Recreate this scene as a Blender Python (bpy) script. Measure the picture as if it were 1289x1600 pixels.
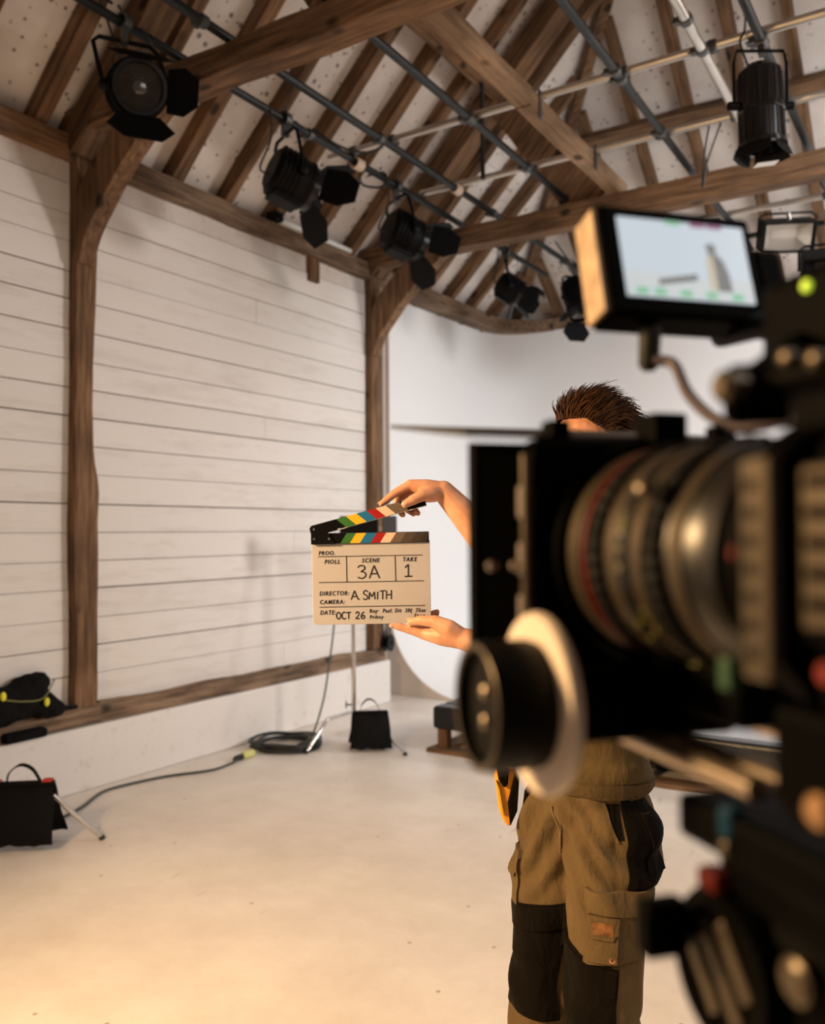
import bpy, bmesh, math, random
from math import sin, cos, pi, radians, sqrt, atan2
from mathutils import Vector as V, Matrix, Quaternion, noise
random.seed(7)
SC = bpy.context.scene
COL = SC.collection
for o in list(bpy.data.objects): bpy.data.objects.remove(o)

# ------------------------------------------------------------------ camera
YAW, PIT, ROL, EYE, FPX = radians(33), radians(1.25), radians(-.35), 1.5, 1380.0
CF = V((-sin(YAW)*cos(PIT), cos(YAW)*cos(PIT), sin(PIT)))
CR = V((cos(YAW), sin(YAW), 0)); CU = CR.cross(CF)
CR, CU = CR*cos(ROL)+CU*sin(ROL), CU*cos(ROL)-CR*sin(ROL)
CAMP = V((0, 0, EYE))
cam = bpy.data.cameras.new('camera')
cam.sensor_fit = 'HORIZONTAL'; cam.sensor_width = 24; cam.lens = 24*FPX/1289
cam.clip_start = .02; cam.clip_end = 60
cam.dof.use_dof = True; cam.dof.focus_distance = 1.84; cam.dof.aperture_fstop = 2.8
camo = bpy.data.objects.new('camera', cam); COL.objects.link(camo)
m = Matrix((CR, CU, -CF)).transposed().to_4x4(); m.translation = CAMP
camo.matrix_world = m
SC.camera = camo
# level frame of the photographer's viewpoint, used to write down measured positions
LR = V((cos(YAW), sin(YAW), 0)); LF = V((-sin(YAW), cos(YAW), 0)); UP = V((0, 0, 1))
def LD(lat, dep, z): return LR*lat + LF*dep + UP*z          # metres right, metres away, height
def DIR(lat, dep, z=0): return (LR*lat + LF*dep + UP*z).normalized()
def PX(x, y, d): return CAMP + (CF + CR*((x-644.5)/FPX) + CU*((800-y)/FPX))*d

# ------------------------------------------------------------------ light and exposure
SC.view_settings.view_transform = 'Standard'; SC.view_settings.look = 'None'
SC.view_settings.gamma = 1; SC.view_settings.use_curve_mapping = False
SC.view_settings.exposure = 0.0
wd = bpy.data.worlds.new('world'); SC.world = wd; wd.use_nodes = True
wd.node_tree.nodes['Background'].inputs[0].default_value = (.9, .93, 1, 1)
wd.node_tree.nodes['Background'].inputs[1].default_value = .3
def area(name, loc, target, sx, sy, power, col, spread=180):
    l = bpy.data.lights.new(name, 'AREA'); l.shape = 'RECTANGLE'; l.size = sx; l.size_y = sy
    l.energy = power; l.color = col; l.spread = radians(spread)
    o = bpy.data.objects.new(name, l); COL.objects.link(o)
    o.location = loc; o.rotation_euler = (V(target)-V(loc)).to_track_quat('-Z', 'Y').to_euler()
    return o
def spot(name, loc, target, power, col, size, blend, rad):
    l = bpy.data.lights.new(name, 'SPOT'); l.energy = power; l.color = col
    l.spot_size = radians(size); l.spot_blend = blend; l.shadow_soft_size = rad
    o = bpy.data.objects.new(name, l); COL.objects.link(o)
    o.location = loc; o.rotation_euler = (V(target)-V(loc)).to_track_quat('-Z', 'Y').to_euler()
    return o
WARM = (1.0, .63, .30); NEUT = (1.0, .90, .83); COOL = (.93, .96, 1.0)
# tungsten key on a stand to the left of the photographer, aimed at the slate
spot('key_lamp', LD(-2.2, .95, 2.2), LD(.1, 2.0, .7), 700, WARM, 125, .9, .22)
# soft panel flooding the white stage, and a large softbox by the right-hand wall
area('stage_softlight', (1.9, 5.0, 3.6), (-.6, 9.0, 1.5), 2.6, 1.6, 170, COOL, 125)
area('side_softbox', (2.6, 8.0, 3.2), (-4.5, 4.3, 1.2), 1.0, 1.0, 46, NEUT, 80)
area('house_softlight', (1.8, 2.2, 3.7), (-2.4, 4.0, .0), 2.6, 2.2, 44, NEUT, 180)

# ------------------------------------------------------------------ mesh helpers
class MB:
    def __init__(s): s.v = []; s.f = []
    def add(s, vs, fs):
        b = len(s.v); s.v += [V(p) for p in vs]; s.f += [tuple(b+i for i in f) for f in fs]; return s
    def hexa(s, p):   # 8 points: bottom loop 0-3, top loop 4-7
        return s.add(p, [(3,2,1,0),(4,5,6,7),(0,1,5,4),(1,2,6,5),(2,3,7,6),(3,0,4,7)])
    def box(s, x0, x1, y0, y1, z0, z1):
        return s.hexa([(x0,y0,z0),(x1,y0,z0),(x1,y1,z0),(x0,y1,z0),(x0,y0,z1),(x1,y0,z1),(x1,y1,z1),(x0,y1,z1)])
    def obox(s, c, ax, h):
        c = V(c); X, Y, Z = [V(a)*k for a, k in zip(ax, h)]
        return s.hexa([c-X-Y-Z, c+X-Y-Z, c+X+Y-Z, c-X+Y-Z, c-X-Y+Z, c+X-Y+Z, c+X+Y+Z, c-X+Y+Z])
    def bar(s, p0, p1, w, h, up=(0,0,1)):
        p0, p1 = V(p0), V(p1); d = (p1-p0).normalized(); a = d.cross(V(up)).normalized(); b = a.cross(d)
        return s.obox((p0+p1)/2, (d, a, b), ((p1-p0).length/2, w/2, h/2))
    def timber(s, p0, p1, w, h, up=(0,0,1), seg=14, amp=.006, seed=0, freq=1.6, bow=0):
        p0, p1 = V(p0), V(p1); d = (p1-p0).normalized(); a = d.cross(V(up)).normalized(); b = a.cross(d)
        vs, fs = [], []
        for i in range(seg+1):
            t = i/seg; c = p0.lerp(p1, t) + b*bow*4*t*(1-t)
            for k, (u, q) in enumerate(((-1,-1),(1,-1),(1,1),(-1,1))):
                n = noise.noise(c*freq + V((seed*7.1+k*3.3, k*5.7, seed)))*amp*2
                n2 = noise.noise(c*freq*1.3 + V((k*2.1, seed*3.7, k*1.7)))*amp*2
                vs.append(c + a*(u*w/2+n) + b*(q*h/2+n2))
        for i in range(seg):
            for k in range(4):
                k2 = (k+1) % 4
                fs.append((i*4+k, i*4+k2, i*4+4+k2, i*4+4+k))
        fs += [(3,2,1,0), tuple(seg*4+k for k in range(4))]
        return s.add(vs, fs)
    def tube(s, path, r, n=10, caps=True, closed=False):
        P = [V(p) for p in path]; m = len(P); rs = r if isinstance(r, (list, tuple)) else [r]*m
        T = []
        for i in range(m):
            if closed: t = P[(i+1) % m]-P[i-1]
            else: t = P[min(i+1, m-1)]-P[max(i-1, 0)]
            T.append(t.normalized())
        a = T[0].orthogonal().normalized(); vs, fs = [], []
        for i in range(m):
            a = (a - T[i]*a.dot(T[i])).normalized(); b = T[i].cross(a)
            for k in range(n):
                w = 2*pi*k/n; vs.append(P[i] + (a*cos(w)+b*sin(w))*rs[i])
        for i in range(m if closed else m-1):
            j = (i+1) % m
            for k in range(n):
                k2 = (k+1) % n; fs.append((i*n+k, i*n+k2, j*n+k2, j*n+k))
        if caps and not closed: fs += [tuple(range(n-1, -1, -1)), tuple((m-1)*n+k for k in range(n))]
        return s.add(vs, fs)
    def lathe(s, prof, M=None, n=28, closed=False):
        """prof = [(x along axis, radius)], axis = local x of M"""
        M = M or Matrix(); vs, fs = [], []; m = len(prof)
        for x, r in prof:
            for k in range(n):
                w = 2*pi*k/n; vs.append(M @ V((x, r*cos(w), r*sin(w))))
        for i in range(m if closed else m-1):
            j = (i+1) % m
            for k in range(n):
                k2 = (k+1) % n; fs.append((i*n+k2, i*n+k, j*n+k, j*n+k2))
        if not closed:
            if prof[0][1] > 1e-6: fs.append(tuple(range(n)))
            if prof[-1][1] > 1e-6: fs.append(tuple((m-1)*n+k for k in range(n-1, -1, -1)))
        return s.add(vs, fs)
    def prism(s, poly, t, M):
        """2d outline in local xy of M, thickness t along local z (centred)"""
        n = len(poly); vs = [M @ V((x, y, -t/2)) for x, y in poly] + [M @ V((x, y, t/2)) for x, y in poly]
        return s.add(vs, [tuple(range(n-1, -1, -1)), tuple(range(n, 2*n))] + [(i, (i+1) % n, n+(i+1) % n, n+i) for i in range(n)])
    def ell(s, c, ax, r, nu=16, nv=10):
        c = V(c); X, Y, Z = [V(a)*k for a, k in zip(ax, r)]; vs, fs = [], []
        for j in range(1, nv):
            th = pi*j/nv
            for i in range(nu):
                ph = 2*pi*i/nu; vs.append(c + X*sin(th)*cos(ph) + Y*sin(th)*sin(ph) + Z*cos(th))
        b, t = len(vs), len(vs)+1; vs += [c+Z, c-Z]
        for j in range(nv-2):
            for i in range(nu):
                i2 = (i+1) % nu; fs.append((j*nu+i, (j+1)*nu+i, (j+1)*nu+i2, j*nu+i2))
        for i in range(nu):
            i2 = (i+1) % nu; fs.append((b, i, i2)); fs.append((t, (nv-2)*nu+i2, (nv-2)*nu+i))
        return s.add(vs, fs)
    def cap(s, p0, p1, r0, r1, n=14):
        p0, p1 = V(p0), V(p1); d = p1-p0; L = max(d.length, 1e-5); q = d.to_track_quat('X', 'Z').to_matrix().to_4x4(); q.translation = p0
        pr = [(-r0*cos(a*pi/10), max(r0*sin(a*pi/10), 1e-5)) for a in range(0, 6)] + [(L+r1*sin(a*pi/10), max(r1*cos(a*pi/10), 1e-5)) for a in range(0, 6)]
        return s.lathe(pr, q, n)
    def chain(s, pts, rs, n=14):
        for i in range(len(pts)-1): s.cap(pts[i], pts[i+1], rs[i], rs[i+1], n)
        return s
    def mesh(s, name):
        me = bpy.data.meshes.new(name); me.from_pydata([tuple(p) for p in s.v], [], s.f); me.update(); return me
    def build(s, name, mat, parent=None, smooth=0, bevel=0, bseg=2):
        return mkobj(name, s.mesh(name), mat, parent, smooth, bevel, bseg)

def mkobj(name, me, mat, parent=None, smooth=0, bevel=0, bseg=2):
    o = bpy.data.objects.new(name, me); COL.objects.link(o)
    if mat: me.materials.clear(); me.materials.append(mat)
    if smooth:
        me.polygons.foreach_set('use_smooth', [True]*len(me.polygons)); me.set_sharp_from_angle(angle=radians(smooth))
    if bevel: BEV.append((o, bevel, bseg))
    if parent: attach(o, parent)
    return o
BEV = []
def add_bevels():
    for o, bevel, bseg in BEV:
        b = o.modifiers.new('bevel', 'BEVEL'); b.width = bevel; b.segments = bseg; b.limit_method = 'ANGLE'; b.angle_limit = radians(40)
def attach(o, p):
    o.parent = p
    if p.type == 'EMPTY': o.matrix_parent_inverse = Matrix.Translation(-p.location)
def thing(name, loc, label, cat, group=None):
    o = bpy.data.objects.new(name, None); COL.objects.link(o); o.location = loc; o.empty_display_size = .1
    return tag(o, label, cat, group)
def tag(o, label, cat, group=None):
    o['label'] = label; o['category'] = cat
    if group: o['group'] = group
    return o
def struct(o, label=None):
    o['kind'] = 'structure'
    if label: o['label'] = label
    return o
def frame(o, x, y=None, z=None):
    """matrix with local x along x; y / z hints"""
    X = V(x).normalized(); Zh = V(z) if z is not None else UP
    Y = Zh.cross(X).normalized() if y is None else (V(y)-X*V(y).dot(X)).normalized()
    Z = X.cross(Y); M = Matrix((X, Y, Z)).transposed().to_4x4(); M.translation = V(o); return M
def arc(c, r, a0, a1, n, U, W):
    return [V(c) + V(U)*r*cos(a0+(a1-a0)*i/n) + V(W)*r*sin(a0+(a1-a0)*i/n) for i in range(n+1)]
def bez(pts, n=8):
    """Catmull-Rom through the points"""
    P = [V(p) for p in pts]; P = [P[0]*2-P[1]] + P + [P[-1]*2-P[-2]]; out = []
    for i in range(1, len(P)-2):
        a, b, c, d = P[i-1:i+3]
        for k in range(n):
            t = k/n; out.append(.5*((2*b) + (c-a)*t + (2*a-5*b+4*c-d)*t*t + (3*b-a-3*c+d)*t**3))
    return out + [P[-2]]
def remeshed(mb, voxel, smooth_it=0, name='body'):
    me = mb.mesh(name+'_raw'); o = bpy.data.objects.new(name+'_raw', me); COL.objects.link(o)
    r = o.modifiers.new('r', 'REMESH'); r.mode = 'VOXEL'; r.voxel_size = voxel; r.use_smooth_shade = True
    if smooth_it:
        s = o.modifiers.new('s', 'SMOOTH'); s.factor = .5; s.iterations = smooth_it
    dg = bpy.context.evaluated_depsgraph_get(); dg.update()
    out = bpy.data.meshes.new_from_object(o.evaluated_get(dg)); out.name = name
    bpy.data.objects.remove(o); bpy.data.meshes.remove(me)
    return out

# ------------------------------------------------------------------ materials
def newmat(name):
    m = bpy.data.materials.new(name); m.use_nodes = True; nt = m.node_tree
    return m, nt, nt.nodes['Principled BSDF']
def plain(name, col, rough=.5, metal=0, spec=.5, bump=0, bscale=80, var=0, vscale=3, emit=0, coat=0, sheen=0, stretch=None):
    m, nt, b = newmat(name); N, L = nt.nodes, nt.links
    b.inputs['Base Color'].default_value = (*col, 1); b.inputs['Roughness'].default_value = rough
    b.inputs['Metallic'].default_value = metal; b.inputs['Specular IOR Level'].default_value = spec
    if coat: b.inputs['Coat Weight'].default_value = coat
    if sheen: b.inputs['Sheen Weight'].default_value = sheen
    if emit: b.inputs['Emission Color'].default_value = (*col, 1); b.inputs['Emission Strength'].default_value = emit
    tc = N.new('ShaderNodeTexCoord'); src = tc.outputs['Object']
    if stretch:
        mp = N.new('ShaderNodeMapping'); mp.inputs['Scale'].default_value = stretch; L.new(src, mp.inputs[0]); src = mp.outputs[0]
    if var:
        t = N.new('ShaderNodeTexNoise'); t.inputs['Scale'].default_value = vscale; t.inputs['Detail'].default_value = 5
        L.new(src, t.inputs['Vector'])
        r = N.new('ShaderNodeValToRGB'); r.color_ramp.elements[0].position = .3; r.color_ramp.elements[1].position = .7
        r.color_ramp.elements[0].color = (*[c*(1-var) for c in col], 1); r.color_ramp.elements[1].color = (*[min(1, c*(1+var*.6)) for c in col], 1)
        L.new(t.outputs[0], r.inputs[0]); L.new(r.outputs[0], b.inputs['Base Color'])
    if bump:
        t2 = N.new('ShaderNodeTexNoise'); t2.inputs['Scale'].default_value = bscale; t2.inputs['Detail'].default_value = 4
        L.new(src, t2.inputs['Vector'])
        bp = N.new('ShaderNodeBump'); bp.inputs['Strength'].default_value = bump; bp.inputs['Distance'].default_value = .01
        L.new(t2.outputs[0], bp.inputs['Height']); L.new(bp.outputs[0], b.inputs['Normal'])
    return m
def wood(name, dark, light, axis, rough=.75, knots=True, fine=1.0):
    """old oak: grain stretched along axis ('X','Y','Z','SL' left slope,'SB' back slope)"""
    m, nt, b = newmat(name); N, L = nt.nodes, nt.links
    tc = N.new('ShaderNodeTexCoord'); rot = N.new('ShaderNodeMapping'); mp = N.new('ShaderNodeMapping')
    L.new(tc.outputs['Object'], rot.inputs[0]); L.new(rot.outputs[0], mp.inputs[0])
    if axis == 'SL': rot.inputs['Rotation'].default_value = (0, radians(45), 0); axis = 'X'
    if axis == 'SB': rot.inputs['Rotation'].default_value = (radians(41), 0, 0); axis = 'Y'
    sc = [1.0, 1.0, 1.0]; sc['XYZ'.index(axis)] = .07; mp.inputs['Scale'].default_value = sc
    g = N.new('ShaderNodeTexNoise'); g.inputs['Scale'].default_value = 34*fine; g.inputs['Detail'].default_value = 7; g.inputs['Roughness'].default_value = .65
    L.new(mp.outputs[0], g.inputs['Vector'])
    r = N.new('ShaderNodeValToRGB'); e = r.color_ramp.elements
    e[0].position = .33; e[0].color = (*dark, 1); e[1].position = .68; e[1].color = (*light, 1)
    L.new(g.outputs[0], r.inputs[0])
    big = N.new('ShaderNodeTexNoise'); big.inputs['Scale'].default_value = 2.3; big.inputs['Detail'].default_value = 3
    L.new(rot.outputs[0], big.inputs['Vector'])
    mr = N.new('ShaderNodeMapRange'); mr.inputs[1].default_value = .3; mr.inputs[2].default_value = .7; mr.inputs[3].default_value = .62; mr.inputs[4].default_value = 1.25
    L.new(big.outputs[0], mr.inputs[0])
    mul = N.new('ShaderNodeMixRGB'); mul.blend_type = 'MULTIPLY'; mul.inputs[0].default_value = 1
    L.new(r.outputs[0], mul.inputs[1]); L.new(mr.outputs[0], mul.inputs[2]); last = mul.outputs[0]
    if knots:
        vo = N.new('ShaderNodeTexVoronoi'); vo.inputs['Scale'].default_value = 4.0
        mp2 = N.new('ShaderNodeMapping'); s2 = [1.3, 1.3, 1.3]; s2['XYZ'.index(axis)] = .8; mp2.inputs['Scale'].default_value = s2
        L.new(rot.outputs[0], mp2.inputs[0]); L.new(mp2.outputs[0], vo.inputs['Vector'])
        k = N.new('ShaderNodeMapRange'); k.inputs[1].default_value = .10; k.inputs[2].default_value = .19; k.inputs[3].default_value = .22; k.inputs[4].default_value = 1
        L.new(vo.outputs['Distance'], k.inputs[0])
        m2 = N.new('ShaderNodeMixRGB'); m2.blend_type = 'MULTIPLY'; m2.inputs[0].default_value = 1
        L.new(last, m2.inputs[1]); L.new(k.outputs[0], m2.inputs[2]); last = m2.outputs[0]
    L.new(last, b.inputs['Base Color']); b.inputs['Roughness'].default_value = rough; b.inputs['Specular IOR Level'].default_value = .25
    bp = N.new('ShaderNodeBump'); bp.inputs['Strength'].default_value = .5; bp.inputs['Distance'].default_value = .006
    L.new(g.outputs[0], bp.inputs['Height']); L.new(bp.outputs[0], b.inputs['Normal'])
    return m
def painted(name, col, dirt, rough=.55, axis='Y', blot=.5, spec=.35, objvar=.06):
    """white paint on boards or masonry with faint blotches; small tone difference per piece"""
    m, nt, b = newmat(name); N, L = nt.nodes, nt.links
    tc = N.new('ShaderNodeTexCoord'); mp = N.new('ShaderNodeMapping'); sc = [1, 1, 1]
    if axis: sc['XYZ'.index(axis)] = .15
    mp.inputs['Scale'].default_value = sc; L.new(tc.outputs['Object'], mp.inputs[0])
    g = N.new('ShaderNodeTexNoise'); g.inputs['Scale'].default_value = 9; g.inputs['Detail'].default_value = 8; g.inputs['Roughness'].default_value = .7
    L.new(mp.outputs[0], g.inputs['Vector'])
    r = N.new('ShaderNodeValToRGB'); e = r.color_ramp.elements
    e[0].position = .25; e[0].color = (*dirt, 1); e[1].position = .25+blot*.5; e[1].color = (*col, 1)
    L.new(g.outputs[0], r.inputs[0])
    oi = N.new('ShaderNodeObjectInfo'); mr = N.new('ShaderNodeMapRange'); mr.inputs[3].default_value = 1-objvar; mr.inputs[4].default_value = 1.0
    L.new(oi.outputs['Random'], mr.inputs[0])
    mul = N.new('ShaderNodeMixRGB'); mul.blend_type = 'MULTIPLY'; mul.inputs[0].default_value = 1
    L.new(r.outputs[0], mul.inputs[1]); L.new(mr.outputs[0], mul.inputs[2]); L.new(mul.outputs[0], b.inputs['Base Color'])
    b.inputs['Roughness'].default_value = rough; b.inputs['Specular IOR Level'].default_value = spec
    g2 = N.new('ShaderNodeTexNoise'); g2.inputs['Scale'].default_value = 40; g2.inputs['Detail'].default_value = 5; L.new(mp.outputs[0], g2.inputs['Vector'])
    bp = N.new('ShaderNodeBump'); bp.inputs['Strength'].default_value = .25; bp.inputs['Distance'].default_value = .004
    L.new(g2.outputs[0], bp.inputs['Height']); L.new(bp.outputs[0], b.inputs['Normal'])
    return m
def speckled(name):
    """white ceiling board with dark fixing marks and blotches"""
    m, nt, b = newmat(name); N, L = nt.nodes, nt.links
    tc = N.new('ShaderNodeTexCoord')
    def spots(scale, lo, hi, thr):
        vo = N.new('ShaderNodeTexVoronoi'); vo.inputs['Scale'].default_value = scale; L.new(tc.outputs['Object'], vo.inputs['Vector'])
        k = N.new('ShaderNodeMapRange'); k.inputs[1].default_value = lo; k.inputs[2].default_value = hi; k.inputs[3].default_value = 1; k.inputs[4].default_value = 0
        ns = N.new('ShaderNodeTexNoise'); ns.inputs['Scale'].default_value = 60; L.new(tc.outputs['Object'], ns.inputs['Vector'])
        ad = N.new('ShaderNodeMath'); ad.operation = 'MULTIPLY_ADD'; ad.inputs[1].default_value = .12; L.new(ns.outputs[0], ad.inputs[0]); L.new(vo.outputs['Distance'], ad.inputs[2])
        sb = N.new('ShaderNodeMath'); sb.operation = 'SUBTRACT'; sb.inputs[1].default_value = .06; L.new(ad.outputs[0], sb.inputs[0]); L.new(sb.outputs[0], k.inputs[0])
        sp = N.new('ShaderNodeSeparateColor'); L.new(vo.outputs['Color'], sp.inputs[0])
        gt = N.new('ShaderNodeMath'); gt.operation = 'GREATER_THAN'; gt.inputs[1].default_value = thr; L.new(sp.outputs[0], gt.inputs[0])
        mu = N.new('ShaderNodeMath'); mu.operation = 'MULTIPLY'; L.new(k.outputs[0], mu.inputs[0]); L.new(gt.outputs[0], mu.inputs[1])
        return mu.outputs[0]
    a = spots(9, .11, .19, .3); c = spots(17, .13, .24, .5)
    mx = N.new('ShaderNodeMath'); mx.operation = 'MAXIMUM'; L.new(a, mx.inputs[0]); L.new(c, mx.inputs[1])
    big = N.new('ShaderNodeTexNoise'); big.inputs['Scale'].default_value = 3; big.inputs['Detail'].default_value = 4; L.new(tc.outputs['Object'], big.inputs['Vector'])
    r = N.new('ShaderNodeValToRGB'); e = r.color_ramp.elements; e[0].position = .3; e[0].color = (.68, .60, .54, 1); e[1].position = .65; e[1].color = (.84, .77, .71, 1)
    L.new(big.outputs[0], r.inputs[0])
    sc = N.new('ShaderNodeMath'); sc.operation = 'MULTIPLY'; sc.inputs[1].default_value = .8; L.new(mx.outputs[0], sc.inputs[0])
    mixn = N.new('ShaderNodeMixRGB'); L.new(sc.outputs[0], mixn.inputs[0]); L.new(r.outputs[0], mixn.inputs[1]); mixn.inputs[2].default_value = (.13, .09, .07, 1)
    L.new(mixn.outputs[0], b.inputs['Base Color']); b.inputs['Roughness'].default_value = .8; b.inputs['Specular IOR Level'].default_value = .2
    return m
def floorpaint(name):
    m, nt, b = newmat(name); N, L = nt.nodes, nt.links
    tc = N.new('ShaderNodeTexCoord')
    g = N.new('ShaderNodeTexNoise'); g.inputs['Scale'].default_value = 1.3; g.inputs['Detail'].default_value = 9; g.inputs['Roughness'].default_value = .68; L.new(tc.outputs['Object'], g.inputs['Vector'])
    r = N.new('ShaderNodeValToRGB'); e = r.color_ramp.elements; e[0].position = .3; e[0].color = (.68, .62, .56, 1); e[1].position = .62; e[1].color = (.86, .82, .77, 1); L.new(g.outputs[0], r.inputs[0])
    # scuffs and grit
    mp = N.new('ShaderNodeMapping'); mp.inputs['Rotation'].default_value = (0, 0, .6); mp.inputs['Scale'].default_value = (1, .16, 1); L.new(tc.outputs['Object'], mp.inputs[0])
    s = N.new('ShaderNodeTexNoise'); s.inputs['Scale'].default_value = 16; s.inputs['Detail'].default_value = 3; L.new(mp.outputs[0], s.inputs['Vector'])
    k = N.new('ShaderNodeMapRange'); k.inputs[1].default_value = .70; k.inputs[2].default_value = .76; k.inputs[3].default_value = 0; k.inputs[4].default_value = .35; L.new(s.outputs[0], k.inputs[0])
    vo = N.new('ShaderNodeTexVoronoi'); vo.voronoi_dimensions = '2D'; vo.inputs['Scale'].default_value = 4; L.new(tc.outputs['Object'], vo.inputs['Vector'])
    k2 = N.new('ShaderNodeMapRange'); k2.inputs[1].default_value = .015; k2.inputs[2].default_value = .04; k2.inputs[3].default_value = .8; k2.inputs[4].default_value = 0; L.new(vo.outputs['Distance'], k2.inputs[0])
    sp = N.new('ShaderNodeSeparateColor'); L.new(vo.outputs['Color'], sp.inputs[0])
    gt = N.new('ShaderNodeMath'); gt.operation = 'GREATER_THAN'; gt.inputs[1].default_value = .72; L.new(sp.outputs[0], gt.inputs[0])
    mu = N.new('ShaderNodeMath'); mu.operation = 'MULTIPLY'; L.new(k2.outputs[0], mu.inputs[0]); L.new(gt.outputs[0], mu.inputs[1])
    mx = N.new('ShaderNodeMath'); mx.operation = 'MAXIMUM'; L.new(k.outputs[0], mx.inputs[0]); L.new(mu.outputs[0], mx.inputs[1])
    mixn = N.new('ShaderNodeMixRGB'); L.new(mx.outputs[0], mixn.inputs[0]); L.new(r.outputs[0], mixn.inputs[1]); mixn.inputs[2].default_value = (.28, .22, .17, 1)
    L.new(mixn.outputs[0], b.inputs['Base Color'])
    rr = N.new('ShaderNodeMapRange'); rr.inputs[3].default_value = .30; rr.inputs[4].default_value = .48; L.new(g.outputs[0], rr.inputs[0]); L.new(rr.outputs[0], b.inputs['Roughness'])
    b.inputs['Specular IOR Level'].default_value = .4
    bp = N.new('ShaderNodeBump'); bp.inputs['Strength'].default_value = .12; bp.inputs['Distance'].default_value = .01
    L.new(g.outputs[0], bp.inputs['Height']); L.new(bp.outputs[0], b.inputs['Normal'])
    return m
OD, OL = (.072, .037, .018), (.275, .155, .080)      # old oak, dark and light grain
W_X = wood('oak_x', OD, OL, 'X'); W_Y = wood('oak_y', OD, OL, 'Y'); W_Z = wood('oak_z', OD, OL, 'Z')
W_SL = wood('oak_left_slope', OD, OL, 'SL'); W_SB = wood('oak_back_slope', OD, OL, 'SB')
W_NEW = wood('pale_timber', (.20, .12, .065), (.40, .26, .155), 'Y', knots=True)
W_SILL = wood('weathered_oak', (.085, .052, .032), (.30, .20, .13), 'Y')
M_BOARD = painted('painted_board', (.80, .76, .72), (.66, .60, .55))
M_PLASTER = painted('plaster', (.74, .68, .63), (.58, .51, .45), axis=None)
M_DADO = painted('painted_masonry', (.82, .79, .76), (.62, .57, .52), axis=None, blot=.35)
M_CYC = plain('stage_white', (.86, .86, .86), .6, spec=.25)
M_RETURN = plain('stage_return', (.62, .54, .47), .75, spec=.2, var=.06)
M_GAP = plain('board_gap', (.17, .14, .12), .9)
M_CEIL = speckled('ceiling_board'); M_FLOOR = floorpaint('floor_paint')
M_BLACK = plain('black_metal', (.0035, .0035, .0038), .5, spec=.12, bump=.05, bscale=300)
M_BLACK2 = plain('black_gloss', (.006, .006, .007), .22, spec=.45)
M_LEAF = plain('barndoor_black', (.0045, .0045, .005), .65, spec=.1)
M_GREY = plain('grey_leaf', (.055, .06, .07), .5, spec=.4)
M_TUBE = plain('painted_tube', (.010, .013, .014), .45, metal=0, spec=.35, var=.25, vscale=9)
M_ALU = plain('aluminium_tube', (.62, .58, .53), .36, metal=.85, var=.12, vscale=7)
M_CLAMP = plain('cast_clamp', (.10, .10, .10), .45, metal=.7)
M_CHROME = plain('chrome', (.72, .70, .68), .16, metal=1)
M_STEEL = plain('steel', (.55, .53, .50), .3, metal=1)
M_CABLE = plain('cable', (.012, .013, .013), .5); M_CABLE2 = plain('cable_grey', (.045, .055, .05), .5)
M_BAG = plain('black_nylon', (.006, .006, .0065), .85, spec=.1, bump=.3, bscale=120)
M_RUB = plain('rubber', (.012, .012, .012), .7)
M_TAN = plain('tape_tan', (.72, .55, .42), .6)
M_RED = plain('red_paint', (.55, .03, .02), .4); M_YEL = plain('yellow_plastic', (.85, .80, .05), .4)
M_WHT = plain('white_plastic', (.8, .8, .78), .4)
# ================================================================== THE SETTING
XW = -4.5
floor = struct(MB().box(-5.2, 5.2, -4.2, 9.6, -.12, 0).build('floor', M_FLOOR))
# left wall: backing, dado, plaster band and painted boards
wall = struct(MB().box(XW-.12, XW-.028, -4, 6.5, .3, 3.75).build('wall_left', M_GAP))
MB().box(XW-.13, -4.42, -4, 6.44, 0, .37).build('dado', M_DADO, wall, bevel=.012)
MB().box(XW-.03, XW-.006, -4, 6.45, 3.565, 3.72).build('plaster_band', M_PLASTER, wall)
lines = [3.56, 3.38, 3.22, 3.041, 2.879, 2.70, 2.524, 2.356, 2.188, 2.017, 1.849, 1.671, 1.503, 1.333, 1.168, .993, .827, .661, .47]
rb = random.Random(3)
for y0, y1 in ((-4, 3.24), (3.33, 6.19)):
    for i in range(len(lines)-1):
        z1, z0 = lines[i], lines[i+1]; g = rb.choice((.0025, .0035, .0045, .006, .007)); x1 = XW + rb.uniform(-.003, .002)
        cuts = [y0, y1]
        if i % 5 == 2: cuts = [y0, y0+(y1-y0)*rb.uniform(.35, .7), y1]
        for a, b in zip(cuts[:-1], cuts[1:]):
            MB().box(x1-.022, x1, a+.0008, b-.0008, z0+g, z1).build('plank', M_BOARD, wall, bevel=.002, bseg=1)
# timber sill lying on the dado, and the wall plate
s1 = MB().timber((-4.505, -4, .425), (-4.505, 3.42, .425), .12, .115, seg=40, amp=.009, seed=1).build('sill_beam', W_SILL, wall, bevel=.006)
s2 = MB().timber((-4.51, 3.42, .428), (-4.51, 6.42, .428), .12, .115, seg=24, amp=.012, seed=2).build('sill_beam', W_SILL, wall, bevel=.006)
MB().timber((-4.53, -4, 3.76), (-4.53, 3.25, 3.76), .18, .14, seg=36, amp=.008, seed=3).build('wall_plate', W_Y, wall, bevel=.006)
MB().timber((-4.53, 3.3, 3.76), (-4.53, 6.3, 3.76), .18, .14, seg=20, amp=.010, seed=4).build('wall_plate', W_SILL, wall, bevel=.006)
MB().timber((-4.49, 5.47, 3.50), (-4.49, 5.47, 3.71), .05, .12, up=(0,1,0), seg=4, amp=.004, seed=5).build('stud', W_Z, wall, bevel=.004)

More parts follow.
